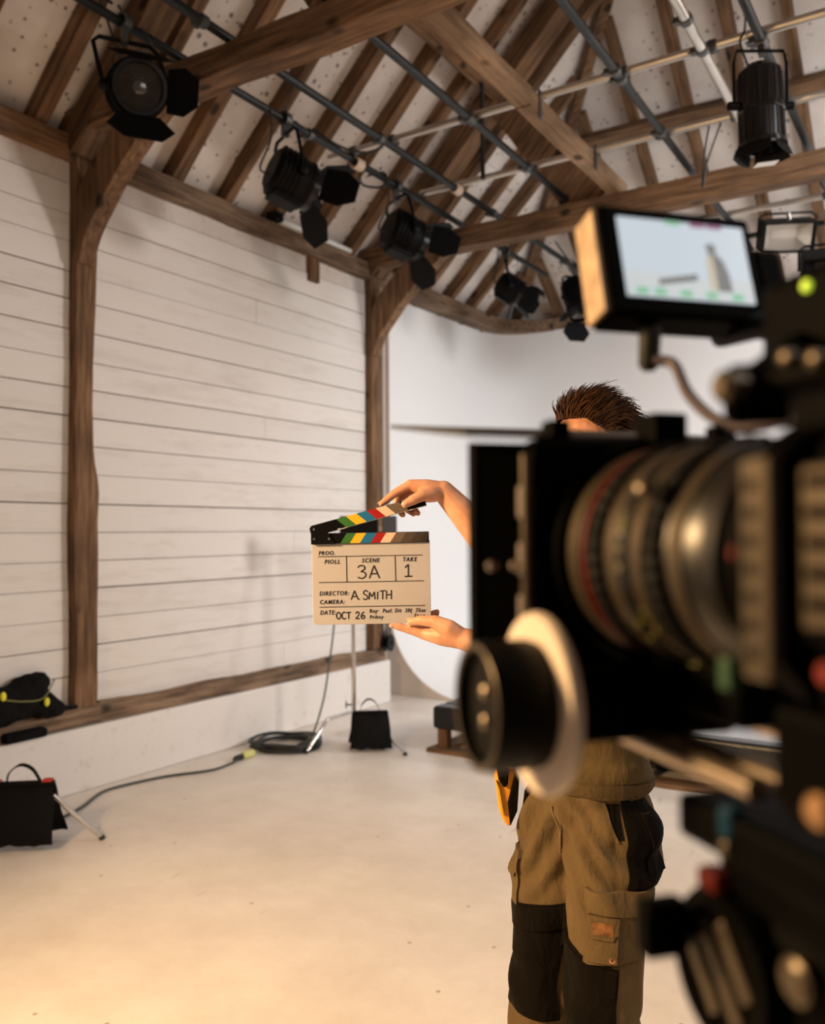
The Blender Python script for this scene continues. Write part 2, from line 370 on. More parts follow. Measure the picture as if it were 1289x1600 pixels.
# other walls of the barn
wr = struct(MB().box(4.6, 4.8, -4.2, 9.6, 0, 3.9).build('wall_right', M_PLASTER))
wf = struct(MB().box(-4.7, 4.8, -4.2, -4.0, 0, 6.0).build('wall_front', M_PLASTER))
wb = struct(MB().box(-4.75, 4.8, 9.16, 9.3, 0, 3.8).build('wall_back', M_PLASTER))
wx = struct(MB().box(-4.80, -4.72, 6.9, 9.2, 0, 3.75).build('wall_left_end', M_PLASTER))

# white infinity stage: cove swept round the far corner
YC, XC, RC, YB = 6.75, -4.635, .80, 8.95
path = []
for i in range(9): path.append(((XC, YC+(YB-.55-YC)*i/8), (XC+RC, YC+(YB-RC-YC)*i/8)))
for i in range(1, 9):
    a = pi - (pi/2)*i/8
    path.append(((XC+.55+.55*cos(a), YB-.55+.55*sin(a)), (XC+RC, YB-RC)))
for i in range(1, 13):
    t = i/12; path.append(((XC+.55+(4.55-XC-.55)*t, YB), (XC+RC+(4.55-XC-RC)*t, YB-RC)))
vs, fs = [], []; NP = 16
for (wx_, wy_), (fx_, fy_) in path:
    col = [(wx_, wy_, 3.70), (wx_, wy_, 2.2)]
    for k in range(NP-1):
        a = (pi/2)*k/(NP-2); t = 1-cos(a)
        col.append((wx_+(fx_-wx_)*t, wy_+(fy_-wy_)*t, .004+RC*(1-sin(a))))
    vs += col
n = NP+1
for i in range(len(path)-1):
    for k in range(n-1): fs.append((i*n+k, i*n+k+1, i*n+n+k+1, i*n+n+k))
cyc = MB().add(vs, fs).build('wall_stage', M_CYC, smooth=60); struct(cyc, 'white curved infinity stage wall')
# end panel of the cove, facing down the barn
pts = [(XC-.10, 0), (XC-.10, 3.68), (XC+.004, 3.68)] + [(XC+.004+RC*(1-cos((pi/2)*k/14)), .004+RC*(1-sin((pi/2)*k/14))) for k in range(15)] + [(XC+RC, 0)]
MB().prism(pts, .018, Matrix(((1,0,0,0),(0,0,-1,YC-.004),(0,1,0,0),(0,0,0,1)))).build('stage_end_panel', M_RETURN, cyc)
MB().box(-4.78, -4.665, 6.45, 6.74, 0, 3.66).build('stage_return', M_RETURN, cyc)

# plate over the stage, bent round the corner
pp = [(-4.53, 6.3), (-4.53, 7.2), (-4.53, 8.1)] + [(-4.53+.62-.62*cos((pi/2)*i/7), 8.42+.62*sin((pi/2)*i/7)) for i in range(8)] + [(-3.2, 9.04), (-1.5, 9.04), (.5, 9.04), (2.5, 9.04), (4.6, 9.04)]
vs, fs = [], []
for i, (x, y) in enumerate(pp):
    a = V(pp[max(i-1, 0)]); b = V(pp[min(i+1, len(pp)-1)]); t = (b-a).normalized(); nn = V((-t.y, t.x))
    for u, z in ((-.09, 3.69), (.09, 3.69), (.09, 3.83), (-.09, 3.83)):
        q = V((x, y)) - nn*u; k = noise.noise(V((x*2, y*2, z*9+u*7)))*.012; vs.append((q.x+k, q.y+k, z+k))
for i in range(len(pp)-1):
    for k in range(4): fs.append((i*4+k, i*4+(k+1) % 4, i*4+4+(k+1) % 4, i*4+4+k))
fs += [(0, 1, 2, 3), tuple(4*(len(pp)-1)+k for k in (3, 2, 1, 0))]
MB().add(vs, fs).build('wall_plate', W_SILL, wb, bevel=.005)
MB().box(-4.6, 4.6, 9.06, 9.16, 3.69, 3.86).build('plate_packer', M_PLASTER, wb)

# ------------------------------------------------------------------ roof
Z0, XR, SB = 3.83, 0.0, .87            # eaves height, ridge line x, hip-end slope
def zl(x): return 3.80 + (x+4.5)       # left slope, rafter underside
def zb(y): return 3.80 + (9.1-y)*SB    # hip-end slope, rafter underside
def hip_y(x): return 9.1 - (x+4.5)/SB
ceil = struct(MB().box(-.06, .06, -4.1, 3.95, 8.22, 8.42).build('ceiling', W_Y))      # ridge piece
RD = .11                               # rafter depth measured square to the slope
NL = V((1, 0, -1)).normalized()        # into the room from left slope
NB = V((0, -SB, -1)).normalized()
nl, nbk = -NL, -NB
ys = [-3.7+.48*k for k in range(14)] + [3.03, 3.56, 4.02, 4.5, 4.99, 5.47, 5.94, 6.72, 7.2, 7.64, 8.09, 8.57]
ys = [y for y in ys if y < 2.7 or y > 3.0]
rr = random.Random(11)
for i, y in enumerate(ys):
    xt = min(-.05, -4.5 + (9.1-y)*SB - .05) if y > 3.95 else -.05
    if xt < -4.3: continue
    x0 = -4.62; w = rr.uniform(.075, .1)
    p0 = V((x0, y+rr.uniform(-.01, .01), zl(x0))) + nl*RD/2; p1 = V((xt, y+rr.uniform(-.015, .015), zl(xt))) + nl*RD/2
    MB().timber(p0, p1, w, RD, up=nl, seg=12, amp=.007, seed=20+i).build('rafter', W_SL, ceil, bevel=.004)
    if y < 3.9 and y > 0:
        q0 = V((4.62, y, zl(x0))) + V((nl.x*-1, 0, nl.z))*RD/2; q1 = V((.05, y, zl(-.05))) + V((-nl.x, 0, nl.z))*RD/2
        MB().bar(q0, q1, w, RD, up=(-nl.x, 0, nl.z)).build('rafter', W_SL, ceil)
# hip rafters and hip-end rafters
def hipp(x, side=1): return V((x*side, hip_y(x), zl(x)))
for sd in (1, -1):
    a, b = hipp(-4.55, sd), hipp(-.05, sd)
    MB().timber(a+UP*.08, b+UP*.08, .09, .17, up=(0, 0, 1), seg=14, amp=.006, seed=60+sd).build('hip_rafter', W_SL, ceil, bevel=.004)
for i, x in enumerate([-3.93, -3.47, -3.02, -2.56, -2.11, -1.65, -1.21, -.75, -.3, .16, .62, 1.08, 1.54, 2.0]):
    yt = hip_y(-abs(x)) + .05
    p0 = V((x, 9.2, zb(9.2))) + nbk*RD/2; p1 = V((x+rr.uniform(-.02, .02), yt, zb(yt))) + nbk*RD/2
    MB().timber(p0, p1, rr.uniform(.075, .095), RD, up=nbk, seg=10, amp=.006, seed=80+i).build('rafter', W_SB, ceil, bevel=.004)
# principal rafters at the two trusses, purlins, raking struts
for y, w in ((3.29, .2), (6.27, .2)):
    xt = -.05 if y < 3.95 else -4.5+(9.1-y)*SB-.05
    off = NL*.04
    MB().timber(V((-4.5, y, zl(-4.5)))+off, V((xt, y, zl(xt)))+off, w, .17, up=nl, seg=12, amp=.008, seed=int(y*10)).build('principal_rafter', W_SL, ceil, bevel=.005)
MB().timber((-3.22, .2, 5.0), (-3.22, 6.25, 5.0), .12, .15, up=nl, seg=24, amp=.008, seed=101).build('purlin', W_Y, ceil, bevel=.005)
MB().timber((-3.05, 7.56, 5.02), (3.05, 7.56, 5.02), .14, .12, up=nbk, seg=20, amp=.007, seed=103).build('purlin', W_X, ceil, bevel=.005)
for y in (3.33, 6.3):
    MB().timber((-2.46, y, 3.93), (-3.22, y, 5.02), .07, .30, up=(1, 0, .5), seg=8, amp=.008, seed=105+int(y)).build('raking_strut', W_SL, ceil, bevel=.005)
# white ceiling boards laid over the rafters, one panel between each pair
T = RD + .006
def panel(pts, nrm, par=ceil):
    P = [V(p)+nrm*T for p in pts]; Q = [p+nrm*.02 for p in P]; n = len(P)
    MB().add(P+Q, [tuple(range(n-1, -1, -1)), tuple(range(n, 2*n))] + [(i, (i+1) % n, n+(i+1) % n, n+i) for i in range(n)]).build('ceiling_panel', M_CEIL, par)
yy = [-4.0] + [y for y in ys if y > -3.5]
yy = sorted(yy) + [9.05]
for a, b in zip(yy[:-1], yy[1:]):
    j1 = -3.62 + rr.uniform(-.35, .3) if rr.random() < .8 else -3.0
    xa = -.02 if a < 3.9 else -4.5+(9.1-a)*SB; xb = -.02 if b < 3.9 else -4.5+(9.1-b)*SB
    g = .002
    a_, b_ = a+g, b-g
    if min(xa, xb) > j1+.1:
        panel([(-4.7, a_, zl(-4.7)), (-4.7, b_, zl(-4.7)), (j1-.002, b_, zl(j1-.002)), (j1-.002, a_, zl(j1-.002))], nl)
        panel([(j1+.002, a_, zl(j1+.002)), (j1+.002, b_, zl(j1+.002)), (xb, b_, zl(xb)), (xa, a_, zl(xa))], nl)
    else:
        panel([(-4.7, a_, zl(-4.7)), (-4.7, b_, zl(-4.7)), (xb, b_, zl(xb)), (xa, a_, zl(xa))], nl)
xx = [-4.5, -3.93, -3.47, -3.02, -2.56, -2.11, -1.65, -1.21, -.75, -.3, .16, .62, 1.08, 1.54, 2.0, 4.5]
for a, b in zip(xx[:-1], xx[1:]):
    ya, yb_ = hip_y(-abs(a)), hip_y(-abs(b)); j = 7.62; g = .002
    lo = max(ya, yb_)
    if lo < 7.3:
        panel([(a+g, 9.3, zb(9.3)), (a+g, j, zb(j)), (b-g, j, zb(j)), (b-g, 9.3, zb(9.3))], nbk)
        panel([(a+g, j-.003, zb(j-.003)), (a+g, ya, zb(ya)), (b-g, yb_, zb(yb_)), (b-g, j-.003, zb(j-.003))], nbk)
    else:
        panel([(a+g, 9.3, zb(9.3)), (a+g, ya, zb(ya)), (b-g, yb_, zb(yb_)), (b-g, 9.3, zb(9.3))], nbk)
nr = V((1, 0, 1)).normalized()
panel([(4.7, -4, zl(-4.7)), (.02, -4, zl(-.02)), (.02, 3.9, zl(-.02)), (4.5, 9.1, 3.8), (4.7, 9.1, zl(-4.7))], nr)

# ------------------------------------------------------------------ timber frame: posts, ties, braces
def waver(z, s): return noise.noise(V((s*4.2, 0, z*1.7)))*.016 + noise.noise(V((s*9.1, 2, z*6)))*.006
def post(y0, y1, x0, x1, z0, z1, seed, label):
    vs, fs = [], []; n = 40
    for i in range(n+1):
        z = z0+(z1-z0)*i/n
        a, b, c = waver(z, seed), waver(z, seed+1), waver(z, seed+2)
        bulge = .012*math.exp(-((z-1.75)/.2)**2) - (.034/(1+math.exp(-(z-1.86)/.04))*math.exp(-max(0, z-2.2)**2/.35) if seed == 1 else 0)
        vs += [(x0, y0+a, z), (x1+c*.6, y0+a, z), (x1+c*.6, y1+b+bulge, z), (x0, y1+b+bulge, z)]
    for i in range(n):
        for k in range(4): fs.append((i*4+k, i*4+(k+1) % 4, i*4+4+(k+1) % 4, i*4+4+k))
    fs += [(3, 2, 1, 0), tuple(n*4+k for k in range(4))]
    return tag(MB().add(vs, fs).build('timber_post', W_Z, bevel=.006), label, 'post', 'posts along the boarded wall')
post(3.235, 3.385, -4.526, -4.435, .486, 3.83, 1, 'rough brown oak post nearest the viewer against the white boarded wall')
post(6.195, 6.345, -4.526, -4.435, .486, 3.83, 5, 'rough brown oak post at the far end of the boarded wall, beside the white stage')
tie1 = MB().timber((-4.62, 3.285, 3.91), (4.6, 3.285, 3.91), .17, .15, seg=46, amp=.008, seed=201, freq=2.0).build('tie_beam', W_X, bevel=.008)
tag(tie1, 'thick brown tie beam crossing the roof nearest the viewer, top left', 'beam', 'tie beams of the roof')
tie2 = MB().timber((-4.62, 6.225, 3.865), (4.6, 6.225, 3.865), .15, .17, seg=46, amp=.007, seed=207, freq=2.0).build('tie_beam', W_X, bevel=.008)
tag(tie2, 'brown tie beam crossing the roof above the monitor screen', 'beam', 'tie beams of the roof')
def brace(y, zt, foot, seed, label):
    P = [(-4.42, foot), (-4.34, foot+.17), (-4.22, foot+.31), (-4.09, foot+.45), (-3.92, foot+.59), (-3.68, zt+.003)]
    lo = bez([(x, 0, z) for x, z in P], 5); up = bez([(-4.455, 0, foot+.05), (-4.452, 0, foot+.28), (-4.395, 0, foot+.46), (-4.25, 0, foot+.61), (-4.10, 0, zt-.03), (-3.98, 0, zt+.003)], 5)
    n = len(lo); vs, fs = [], []
    for a, b in zip(lo, up):
        for q in (V((a.x, y-.055, a.z)), V((a.x, y+.055, a.z)), V((b.x, y+.055, b.z)), V((b.x, y-.055, b.z))): vs.append(q)
    for i in range(n-1):
        for k in range(4): fs.append((i*4+k, i*4+(k+1) % 4, i*4+4+(k+1) % 4, i*4+4+k))
    fs += [(3, 2, 1, 0), tuple((n-1)*4+k for k in range(4))]
    return tag(MB().add(vs, fs).build('knee_brace', W_Z, bevel=.005), label, 'brace', 'curved knee braces')
brace(3.29, 3.835, 3.08, 1, 'curved brown knee brace between the nearest post and its tie beam')
brace(6.24, 3.785, 3.02, 2, 'curved brown knee brace at the far post beside the white stage')
# pale timber laid lengthways over the tie beams
pt = thing('timber_rail', (-2.22, 4.7, 4.0), 'pale square timber laid lengthways across both tie beams', 'beam')
MB().timber((-2.2, 3.2, 4.035), (-2.22, 4.63, 4.02), .105, .10, seg=8, amp=.004, seed=301).build('rail_piece', W_NEW, pt, bevel=.004)
MB().timber((-2.22, 4.635, 4.015), (-2.23, 6.3, 4.0), .10, .10, seg=8, amp=.004, seed=302).build('rail_piece', W_NEW, pt, bevel=.004)
for y in (4.75, 5.64):
    MB().box(-2.172, -2.164, y-.02, y+.02, 3.93, 4.1).build('bracket', M_CLAMP, pt)
# white fluorescent batten on the wall plate
fl = thing('batten_light', (-4.45, 5.4, 3.84), 'slim white batten light with a black end box on the wall plate', 'light')
MB().bar((-4.445, 5.02, 3.852), (-4.445, 5.9, 3.852), .05, .035).build('batten', M_WHT, fl, bevel=.006)
MB().box(-4.50, -4.40, 4.93, 5.02, 3.833, 3.905).build('end_box', M_BLACK, fl, bevel=.008)
MB().box(-4.475, -4.415, 5.5, 5.55, 3.833, 3.875).build('clip', M_GREY, fl, bevel=.004)
# ================================================================== LIGHTING GRID
ZT = 4.02
def clampmb(p, axis, r=.0255):
    """pipe clamp collar with a bolt"""
    M = frame(p, axis); mb = MB().lathe([(-.025, r), (-.02, r+.008), (.02, r+.008), (.025, r)], M, 14, closed=True)
    mb.obox(M @ V((0, r+.018, 0)), (M.col[0].xyz, M.col[1].xyz, M.col[2].xyz), (.02, .016, .014))
    mb.tube([M @ V((0, r+.02, .0)), M @ V((0, r+.05, .0))], .006, 6)
    return mb
def pipe(p0, p1, mat, label, clamps=(), r=.024):
    t = thing('scaffold_tube', V(p0).lerp(V(p1), .5), label, 'tube', 'tubes of the lighting grid')
    MB().tube([V(p0).lerp(V(p1), i/6) for i in range(7)], r, 14).build('pipe', mat, t, smooth=50)
    d = V(p1)-V(p0)
    for c in clamps: clampmb(V(p0)+d*c, d).build('clamp', M_CLAMP, t, smooth=40)
    return t
pipe((-3.50, -.5, ZT), (-3.60, 8.0, ZT), M_TUBE, 'dark scaffold tube nearest the left wall, carrying the row of black lamps', (.565, .82))
pipe((-3.15, -.5, ZT), (-3.27, 8.6, ZT), M_TUBE, 'dark scaffold tube running second from the left wall', (.39, .56, .735, .9))
pipe((-2.57, 3.15, ZT), (-2.64, 6.235, ZT), M_TUBE, 'dark scaffold tube left of the pale timber rail', (.49, .5, .77))
pipe((-1.60, 1.5, ZT), (-1.74, 8.3, ZT), M_TUBE, 'dark scaffold tube right of the pale timber rail', (.46, .475, .59))
pipe((-1.13, 1.0, ZT), (-1.23, 5.66, ZT), M_ALU, 'bare aluminium tube running lengthways beside the hanging can lamp', (.72, .79), .026)
pipe((-.9, 1.5, ZT), (-.96, 8.0, ZT), M_TUBE, 'dark scaffold tube from which the can lamp hangs', (.5,))
pipe((-3.75, 4.75, 4.07), (3.2, 4.80, 4.07), M_ALU, 'bare aluminium tube crossing the roof, nearer of two', (.03, .075, .16, .3, .37))
pipe((-3.57, 5.64, 4.07), (3.2, 5.68, 4.07), M_ALU, 'bare aluminium tube crossing the roof above the far tie beam', (.045, .13, .27, .34))
pipe((-3.35, 8.05, 4.07), (-1.0, 8.07, 4.07), M_TUBE, 'short dark tube crossing behind the far tie beam', (.3, .45))
pipe((-1.93, 7.4, 4.07), (1.2, 7.44, 4.07), M_ALU, 'bare aluminium tube crossing behind the far tie beam, at right', (.3,))

# ------------------------------------------------------------------ hanging lamps
def cable(p, name, r, parent, mat=None, n=8): return MB().tube(bez(p, 8), r, n).build(name, mat or M_CABLE, parent, smooth=60)
def fresnel(c, d, tubept, label, R=.135, L=.24, lens=True, doors=((0, 1.2, 1), (1, 1.0, 1), (2, .9, 1), (3, 1.0, 1)), group='black fresnel lamps hung under the roof'):
    """c = body centre, d = beam direction; doors = (side, opening angle, size): 0 bottom, 1 right of beam, 2 top, 3 left"""
    c = V(c); d = V(d).normalized(); M = frame(c, d); t = thing('fresnel_lamp', tubept, label, 'lamp', group)
    body = MB().lathe([(-L*.52, R*.35), (-L*.52, R*.8), (-L*.42, R*.98), (-L*.2, R*1.0), (L*.30, R*1.0), (L*.30, R*1.04), (L*.36, R*1.04), (L*.36, R*.9), (L*.5, R*.9), (L*.5, R*.8), (L*.36, R*.8), (L*.30, R*.02)], M, 32).build('housing', M_BLACK, t, smooth=35)
    for k in range(5):       # cooling fins round the back
        x = -L*(.4-.11*k); MB().lathe([(x-.004, R*.9), (x-.004, R*1.07), (x+.004, R*1.07), (x+.004, R*.9)], M, 28, closed=True).build('cooling_fin', M_BLACK, body)
    vb = MB(); vb.obox(M @ V((-L*.05, 0, -R*1.0)), [M.col[i].xyz for i in range(3)], (L*.34, R*.45, R*.18)); vb.build('base_box', M_BLACK, t, bevel=.008)
    MB().lathe([(L*.40, R*.80), (L*.40, R*.93), (L*.56, R*.93), (L*.56, R*.80)], M, 32, closed=True).build('colour_frame', M_BLACK2, t, smooth=35)
    if lens:
        pr = [(L*.44, .001)]
        for k in range(1, 9):
            r = R*.8*k/8; pr += [(L*.44-.004*k/8, r*.985), (L*.44+.006, r)]
        pr = [(L*.50, .001), (L*.495, R*.2)] + [(L*.46+(.006 if k % 2 else 0), R*(.2+.6*k/14)) for k in range(1, 15)]
        MB().lathe(pr, M, 36).build('lens', M_LENS, t, smooth=25)
    X, Y, Z = [M.col[i].xyz for i in range(3)]
    rad = {0: -Z, 1: -Y, 2: Z, 3: Y}; tan = {0: Y, 1: Z, 2: Y, 3: Z}
    for sd, ang, s in doors:
        o = M @ V((L*.56, 0, 0)) + rad[sd]*R*.92; dd = X*cos(ang) + rad[sd]*sin(ang); tt = tan[sd]
        A = Matrix((dd, tt, dd.cross(tt))).transposed().to_4x4(); A.translation = o
        w0, w1, h = R*.72, R*(1.15 if sd % 2 == 0 else .8), R*1.35*s
        MB().prism([(0, -w0), (0, w0), (h*.55, w1), (h, w1*.55), (h, -w1*.55), (h*.55, -w1)], .003, A).build('barn_door', M_LEAF if s >= 0 else M_GREY, t)
    # yoke: U of flat bar over the housing, pivoting at the sides
    side = X.cross(UP).normalized(); top = V(tubept)-UP*.1
    ya = c + side*R*1.16; yb = c - side*R*1.16; rise = max((top-c).dot(UP), R*1.25)
    off = (top-c) - UP*(top-c).dot(UP)
    q = [ya, ya+UP*rise*.45+off*.4, ya+UP*rise*.88+off*.9-side*R*.06, ya+UP*rise+off-side*R*.3, yb+UP*rise+off+side*R*.3, yb+UP*rise*.88+off*.9+side*R*.06, yb+UP*rise*.45+off*.4, yb]
    MB().tube(q, .011, 8).build('yoke', M_BLACK, t, smooth=50)
    for s_, p_ in ((1, ya), (-1, yb)):
        MB().lathe([(-.02, .03), (.012, .03), (.02, .02)], frame(p_, side*s_), 12).build('pivot_knob', M_BLACK, t, smooth=40)
    ck = MB(); ck.bar(top-UP*.01, V(tubept)-UP*.02, .03, .045, up=X); ck.lathe([(-.022, .03), (-.022, .043), (.022, .043), (.022, .03)], frame(tubept, (0, 1, 0)), 14, closed=True)
    ck.tube([V(tubept)+UP*.035, V(tubept)+UP*.075+side*.03], .008, 6)
    ck.build('hook_clamp', M_CLAMP, t, smooth=40)
    cable([c - X*L*.5 - Z*R*.3, c - X*L*.75 - UP*.02 - side*.03, c - X*L*.6 + UP*rise*.6 + side*.05, V(tubept) + V((.02, -.16, .03))], 'power_cable', .006, t)
    cable([V(tubept)+V((0, .1, .03)), V(tubept)+V((.06, .12, -.09)), ya.lerp(yb, .5)+UP*rise*.8+side*.04], 'safety_wire', .003, t, M_CLAMP, 6)
    return t
def glassy(name, col, rough, tint=.9):
    m, nt, b = newmat(name); b.inputs['Base Color'].default_value = (*col, 1); b.inputs['Roughness'].default_value = rough
    b.inputs['Transmission Weight'].default_value = tint; b.inputs['IOR'].default_value = 1.5; return m
M_LENS = plain('lamp_lens', (.05, .045, .04), .12, spec=.9, coat=.6)
fresnel((-3.50, 2.90, 3.70), DIR(.36, -.80, -.30), (-3.52, 2.84, ZT), 'black fresnel lamp with its ribbed round lens facing the viewer, top left', R=.138, L=.25,
        doors=((0, .55, 1.25), (3, .75, 1.0), (2, .1, .5), (1, .1, .5)))
fresnel((-3.53, 4.10, 3.66), DIR(.74, .46, -.28), (-3.545, 4.06, ZT), 'black fresnel lamp with fanned barn doors, second along the left tube', R=.148, L=.27, doors=((0, .8, 1.1), (1, .55, 1.1), (2, .35, 1.0), (3, .5, .9)))
fresnel((-3.54, 5.36, 3.67), DIR(.76, .45, -.25), (-3.565, 5.3, ZT), 'black fresnel lamp hung just before the far tie beam, third along the left tube', R=.145, L=.27, doors=((0, .8, 1.1), (1, .5, 1.1), (2, .3, 1.0), (3, .5, .9)))
fresnel((-3.56, 7.14, 3.68), DIR(.62, -.1, -.45), (-3.59, 7.1, ZT), 'small black lamp with a grey angular snoot behind the far tie beam', R=.115, L=.25, doors=((0, .12, .9), (1, .12, .9), (2, .12, .9), (3, .12, .9)))
fresnel((-3.24, 7.90, 3.72), DIR(.12, -.35, -.9), (-3.26, 7.9, ZT), 'black lamp pointing down at the stage, a grey flap hanging below it', R=.125, L=.36, doors=((0, .3, 1.1), (1, 1.2, .7), (3, 1.2, .7), (2, .4, .8)))
# can lamp hanging straight down
t = thing('can_lamp', (-.93, 4.78, ZT), 'glossy black can lamp hanging straight down, top right', 'lamp')
M = frame((-.93, 4.72, 3.66), DIR(.04, .02, -1), y=LR)
bd = MB().lathe([(-.20, .03), (-.20, .075), (-.18, .095), (-.17, .105), (-.0, .108), (.02, .116), (.035, .116), (.04, .108), (.19, .108), (.19, .120), (.215, .122), (.215, .095), (.08, .06)], M, 36).build('housing', M_BLACK2, t, smooth=30)
for k in range(16):
    a = 2*pi*k/16; e = M.to_3x3() @ V((0, cos(a), sin(a)))
    MB().bar(M.translation+M.col[0].xyz*-.16+e*.106, M.translation+M.col[0].xyz*.18+e*.110, .01, .008, up=e).build('cooling_rib', M_BLACK2, bd)
for k in range(4):
    a = pi/4+pi/2*k; e = M.to_3x3() @ V((0, cos(a), sin(a))); tt = M.col[0].xyz.cross(e)
    A = Matrix((M.col[0].xyz*cos(.3)+e*sin(.3), tt, e*cos(.3)-M.col[0].xyz*sin(.3))).transposed().to_4x4(); A.translation = M.translation + M.col[0].xyz*.212 + e*.1
    MB().prism([(0, -.085), (0, .085), (.05, .095), (.06, .04), (.06, -.04), (.05, -.095)], .003, A).build('barn_door', M_LEAF, t)
S = LR
MB().tube([M.translation+S*.135, M.translation+S*.135+UP*.22, M.translation+S*.12+UP*.285, M.translation-S*.12+UP*.285, M.translation-S*.135+UP*.22, M.translation-S*.135], .009, 8).build('yoke', M_BLACK, t, smooth=50)
for s_ in (1, -1): MB().lathe([(-.02, .022), (.035, .022), (.04, .015)], frame(M.translation+S*.13*s_, S*s_), 12).build('pivot_knob', M_BLACK, t, smooth=40)
ck = clampmb((-.93, 4.78, ZT), (0, 1, 0)); ck.bar((-.93, 4.76, 3.94), (-.93, 4.77, 4.0), .03, .04, up=(0, 1, 0)); ck.build('hook_clamp', M_CLAMP, t, smooth=40)
cable([M.translation-S*.06+UP*.2, M.translation-S*.1+UP*.33, V((-1.0, 4.7, 4.06)), V((-.95, 4.5, 4.04))], 'power_cable', .006, t)
MB().bar(M @ V((.30, .06, .02)), M @ V((.31, -.05, .02)), .06, .002, up=M.col[0].xyz).build('gel_offcut', M_WHT, t)
# loop of wire hanging from the crossing tube
lw = cable([(-1.42, 5.66, 4.08), (-1.46, 5.66, 3.85), (-1.47, 5.66, 3.66), (-1.44, 5.66, 3.82), (-1.34, 5.66, 4.08)], 'hanging_wire', .006, None)
tag(lw, 'thin dark loop of wire hanging from the aluminium tube', 'cable')
st = MB().box(-3.03, -3.01, 5.60, 5.63, 4.05, 4.75).build('hanging_strap', M_CABLE); tag(st, 'black strap hanging from the rafters to the crossing tube', 'strap')
# cable slung between the tubes, near lamps two and three
for pts, lb in ((((-3.53, 4.3, 4.05), (-3.42, 4.45, 3.96), (-3.30, 4.6, 3.95), (-3.2, 4.66, 4.02)), 'thin black cable slung between the two left tubes'),
                (((-3.56, 4.86, 4.05), (-3.62, 4.95, 3.93), (-3.50, 5.05, 3.92), (-3.55, 5.12, 4.05), (-3.60, 5.0, 4.0)), 'tangle of black cable tied to the left tube between two lamps'),
                (((-3.15, 7.2, 4.05), (-3.0, 7.4, 3.75), (-3.05, 7.7, 3.7), (-3.2, 7.95, 4.0)), 'slack black cable looped behind the far tie beam'),
                (((-3.5, 1.9, 4.06), (-3.42, 2.25, 4.12), (-3.46, 2.5, 4.06), (-3.5, 2.75, 4.06)), 'black cable looping along the tube at the top left corner')):
    tag(cable(pts, 'slung_cable', .008, None), lb, 'cable')
for p in ((-3.545, 4.80, 4.0), (-3.233, 5.6, 4.02)):
    q = MB().lathe([(-.04, .031), (-.04, .04), (.04, .04), (.04, .031)], frame(p, (0, 1, 0)), 12, closed=True).build('tape_wrap', M_TAN, smooth=40)
    tag(q, 'tan tape wrapped on a dark tube ' + ('between the second and third lamps' if p[1] < 5 else 'where the far crossing tube meets it'), 'tape')
# open-faced flood behind the far tie beam and a second, black one lower at the frame's edge
def flood(c, d, tp, label, w, h, dep, refl):
    M = frame(c, d); X, Y, Z = [M.col[i].xyz for i in range(3)]; t = thing('flood_lamp', tp, label, 'lamp', 'flood lamps at the right')
    o = MB()
    for a, b in (((0, 0, h), (dep, w, .008)), ((0, 0, -h), (dep, w, .008)), ((0, w, 0), (dep, .008, h)), ((0, -w, 0), (dep, .008, h)), ((-dep, 0, 0), (.008, w, h))):
        o.obox(M @ V(a), (X, Y, Z), b)
    o.build('housing', M_BLACK, t)
    MB().add([M @ V(p) for p in ((dep*.8, w*.9, h*.9), (dep*.8, -w*.9, h*.9), (-dep*.7, -w*.5, h*.25), (-dep*.7, w*.5, h*.25), (dep*.8, w*.9, -h*.9), (dep*.8, -w*.9, -h*.9), (-dep*.7, -w*.5, -h*.25), (-dep*.7, w*.5, -h*.25))],
             [(0, 1, 2, 3), (7, 6, 5, 4), (3, 2, 6, 7), (0, 3, 7, 4), (2, 1, 5, 6)]).build('reflector', refl, t)
    MB().tube([M @ V((0, w*1.12, 0)), M @ V((-.02, w*1.12, h*1.25)), M @ V((-.02, w*.9, h*1.5)), M @ V((-.02, -w*.9, h*1.5)), M @ V((-.02, -w*1.12, h*1.25)), M @ V((0, -w*1.12, 0))], .009, 8).build('yoke', M_BLACK, t, smooth=50)
    MB().tube([M @ V((-.02, 0, h*1.5)), tp], .014, 8).build('hanger', M_STEEL, t, smooth=50)
    return t
flood(PX(1228, 368, 6.9), DIR(-.1, -.8, -.45), V((-1.24, 7.32, 3.9)), 'open-faced flood lamp with a pale reflector, right of the monitor', .19, .11, .09, M_ALU)
flood(PX(1296, 420, 6.0), DIR(-.3, -.75, -.5), PX(1290, 330, 6.2), 'black flood lamp cut off by the right edge of the picture', .17, .11, .1, M_BLACK2)
# ================================================================== ON THE FLOOR
def cstand(base, yaw0, h, label, legs=((0, .46), (120, .46), (240, .46)), zs=(.19, .13, .07)):
    b = V(base); t = thing('light_stand', b, label, 'stand', 'chrome stands')
    MB().tube([b+UP*.05, b+UP*h*.5, b+UP*h], .0165, 14).build('column', M_CHROME, t, smooth=50)
    for (a, L), z in zip(legs, zs):
        w = radians(yaw0+a); e = V((cos(w), sin(w), 0))
        q = bez([b+UP*z+e*.02, b+UP*z+e*L*.50, b+UP*(z-.012)+e*L*.60, b+UP*(z*.62)+e*L*.74, b+UP*.012+e*L], 5)
        lg = MB().tube(q, .0125, 10).build('leg', M_CHROME, t, smooth=60)
        MB().tube([b+UP*.018+e*(L-.004), b+UP*.002+e*(L+.006)], .0145, 10).build('rubber_foot', M_RUB, lg)
        MB().lathe([(-.025, .017), (-.025, .026), (.025, .026), (.025, .017)], frame(b+UP*z, UP), 14, closed=True).build('leg_collar', M_STEEL, t, smooth=40)
    k = MB().tube([b+UP*.235, b+UP*.235+LR*-.05], .006, 8); k.bar(b+UP*.21+LR*-.055, b+UP*.262+LR*-.055, .008, .02, up=LF); k.build('tee_knob', M_BLACK, t)
    return t, b
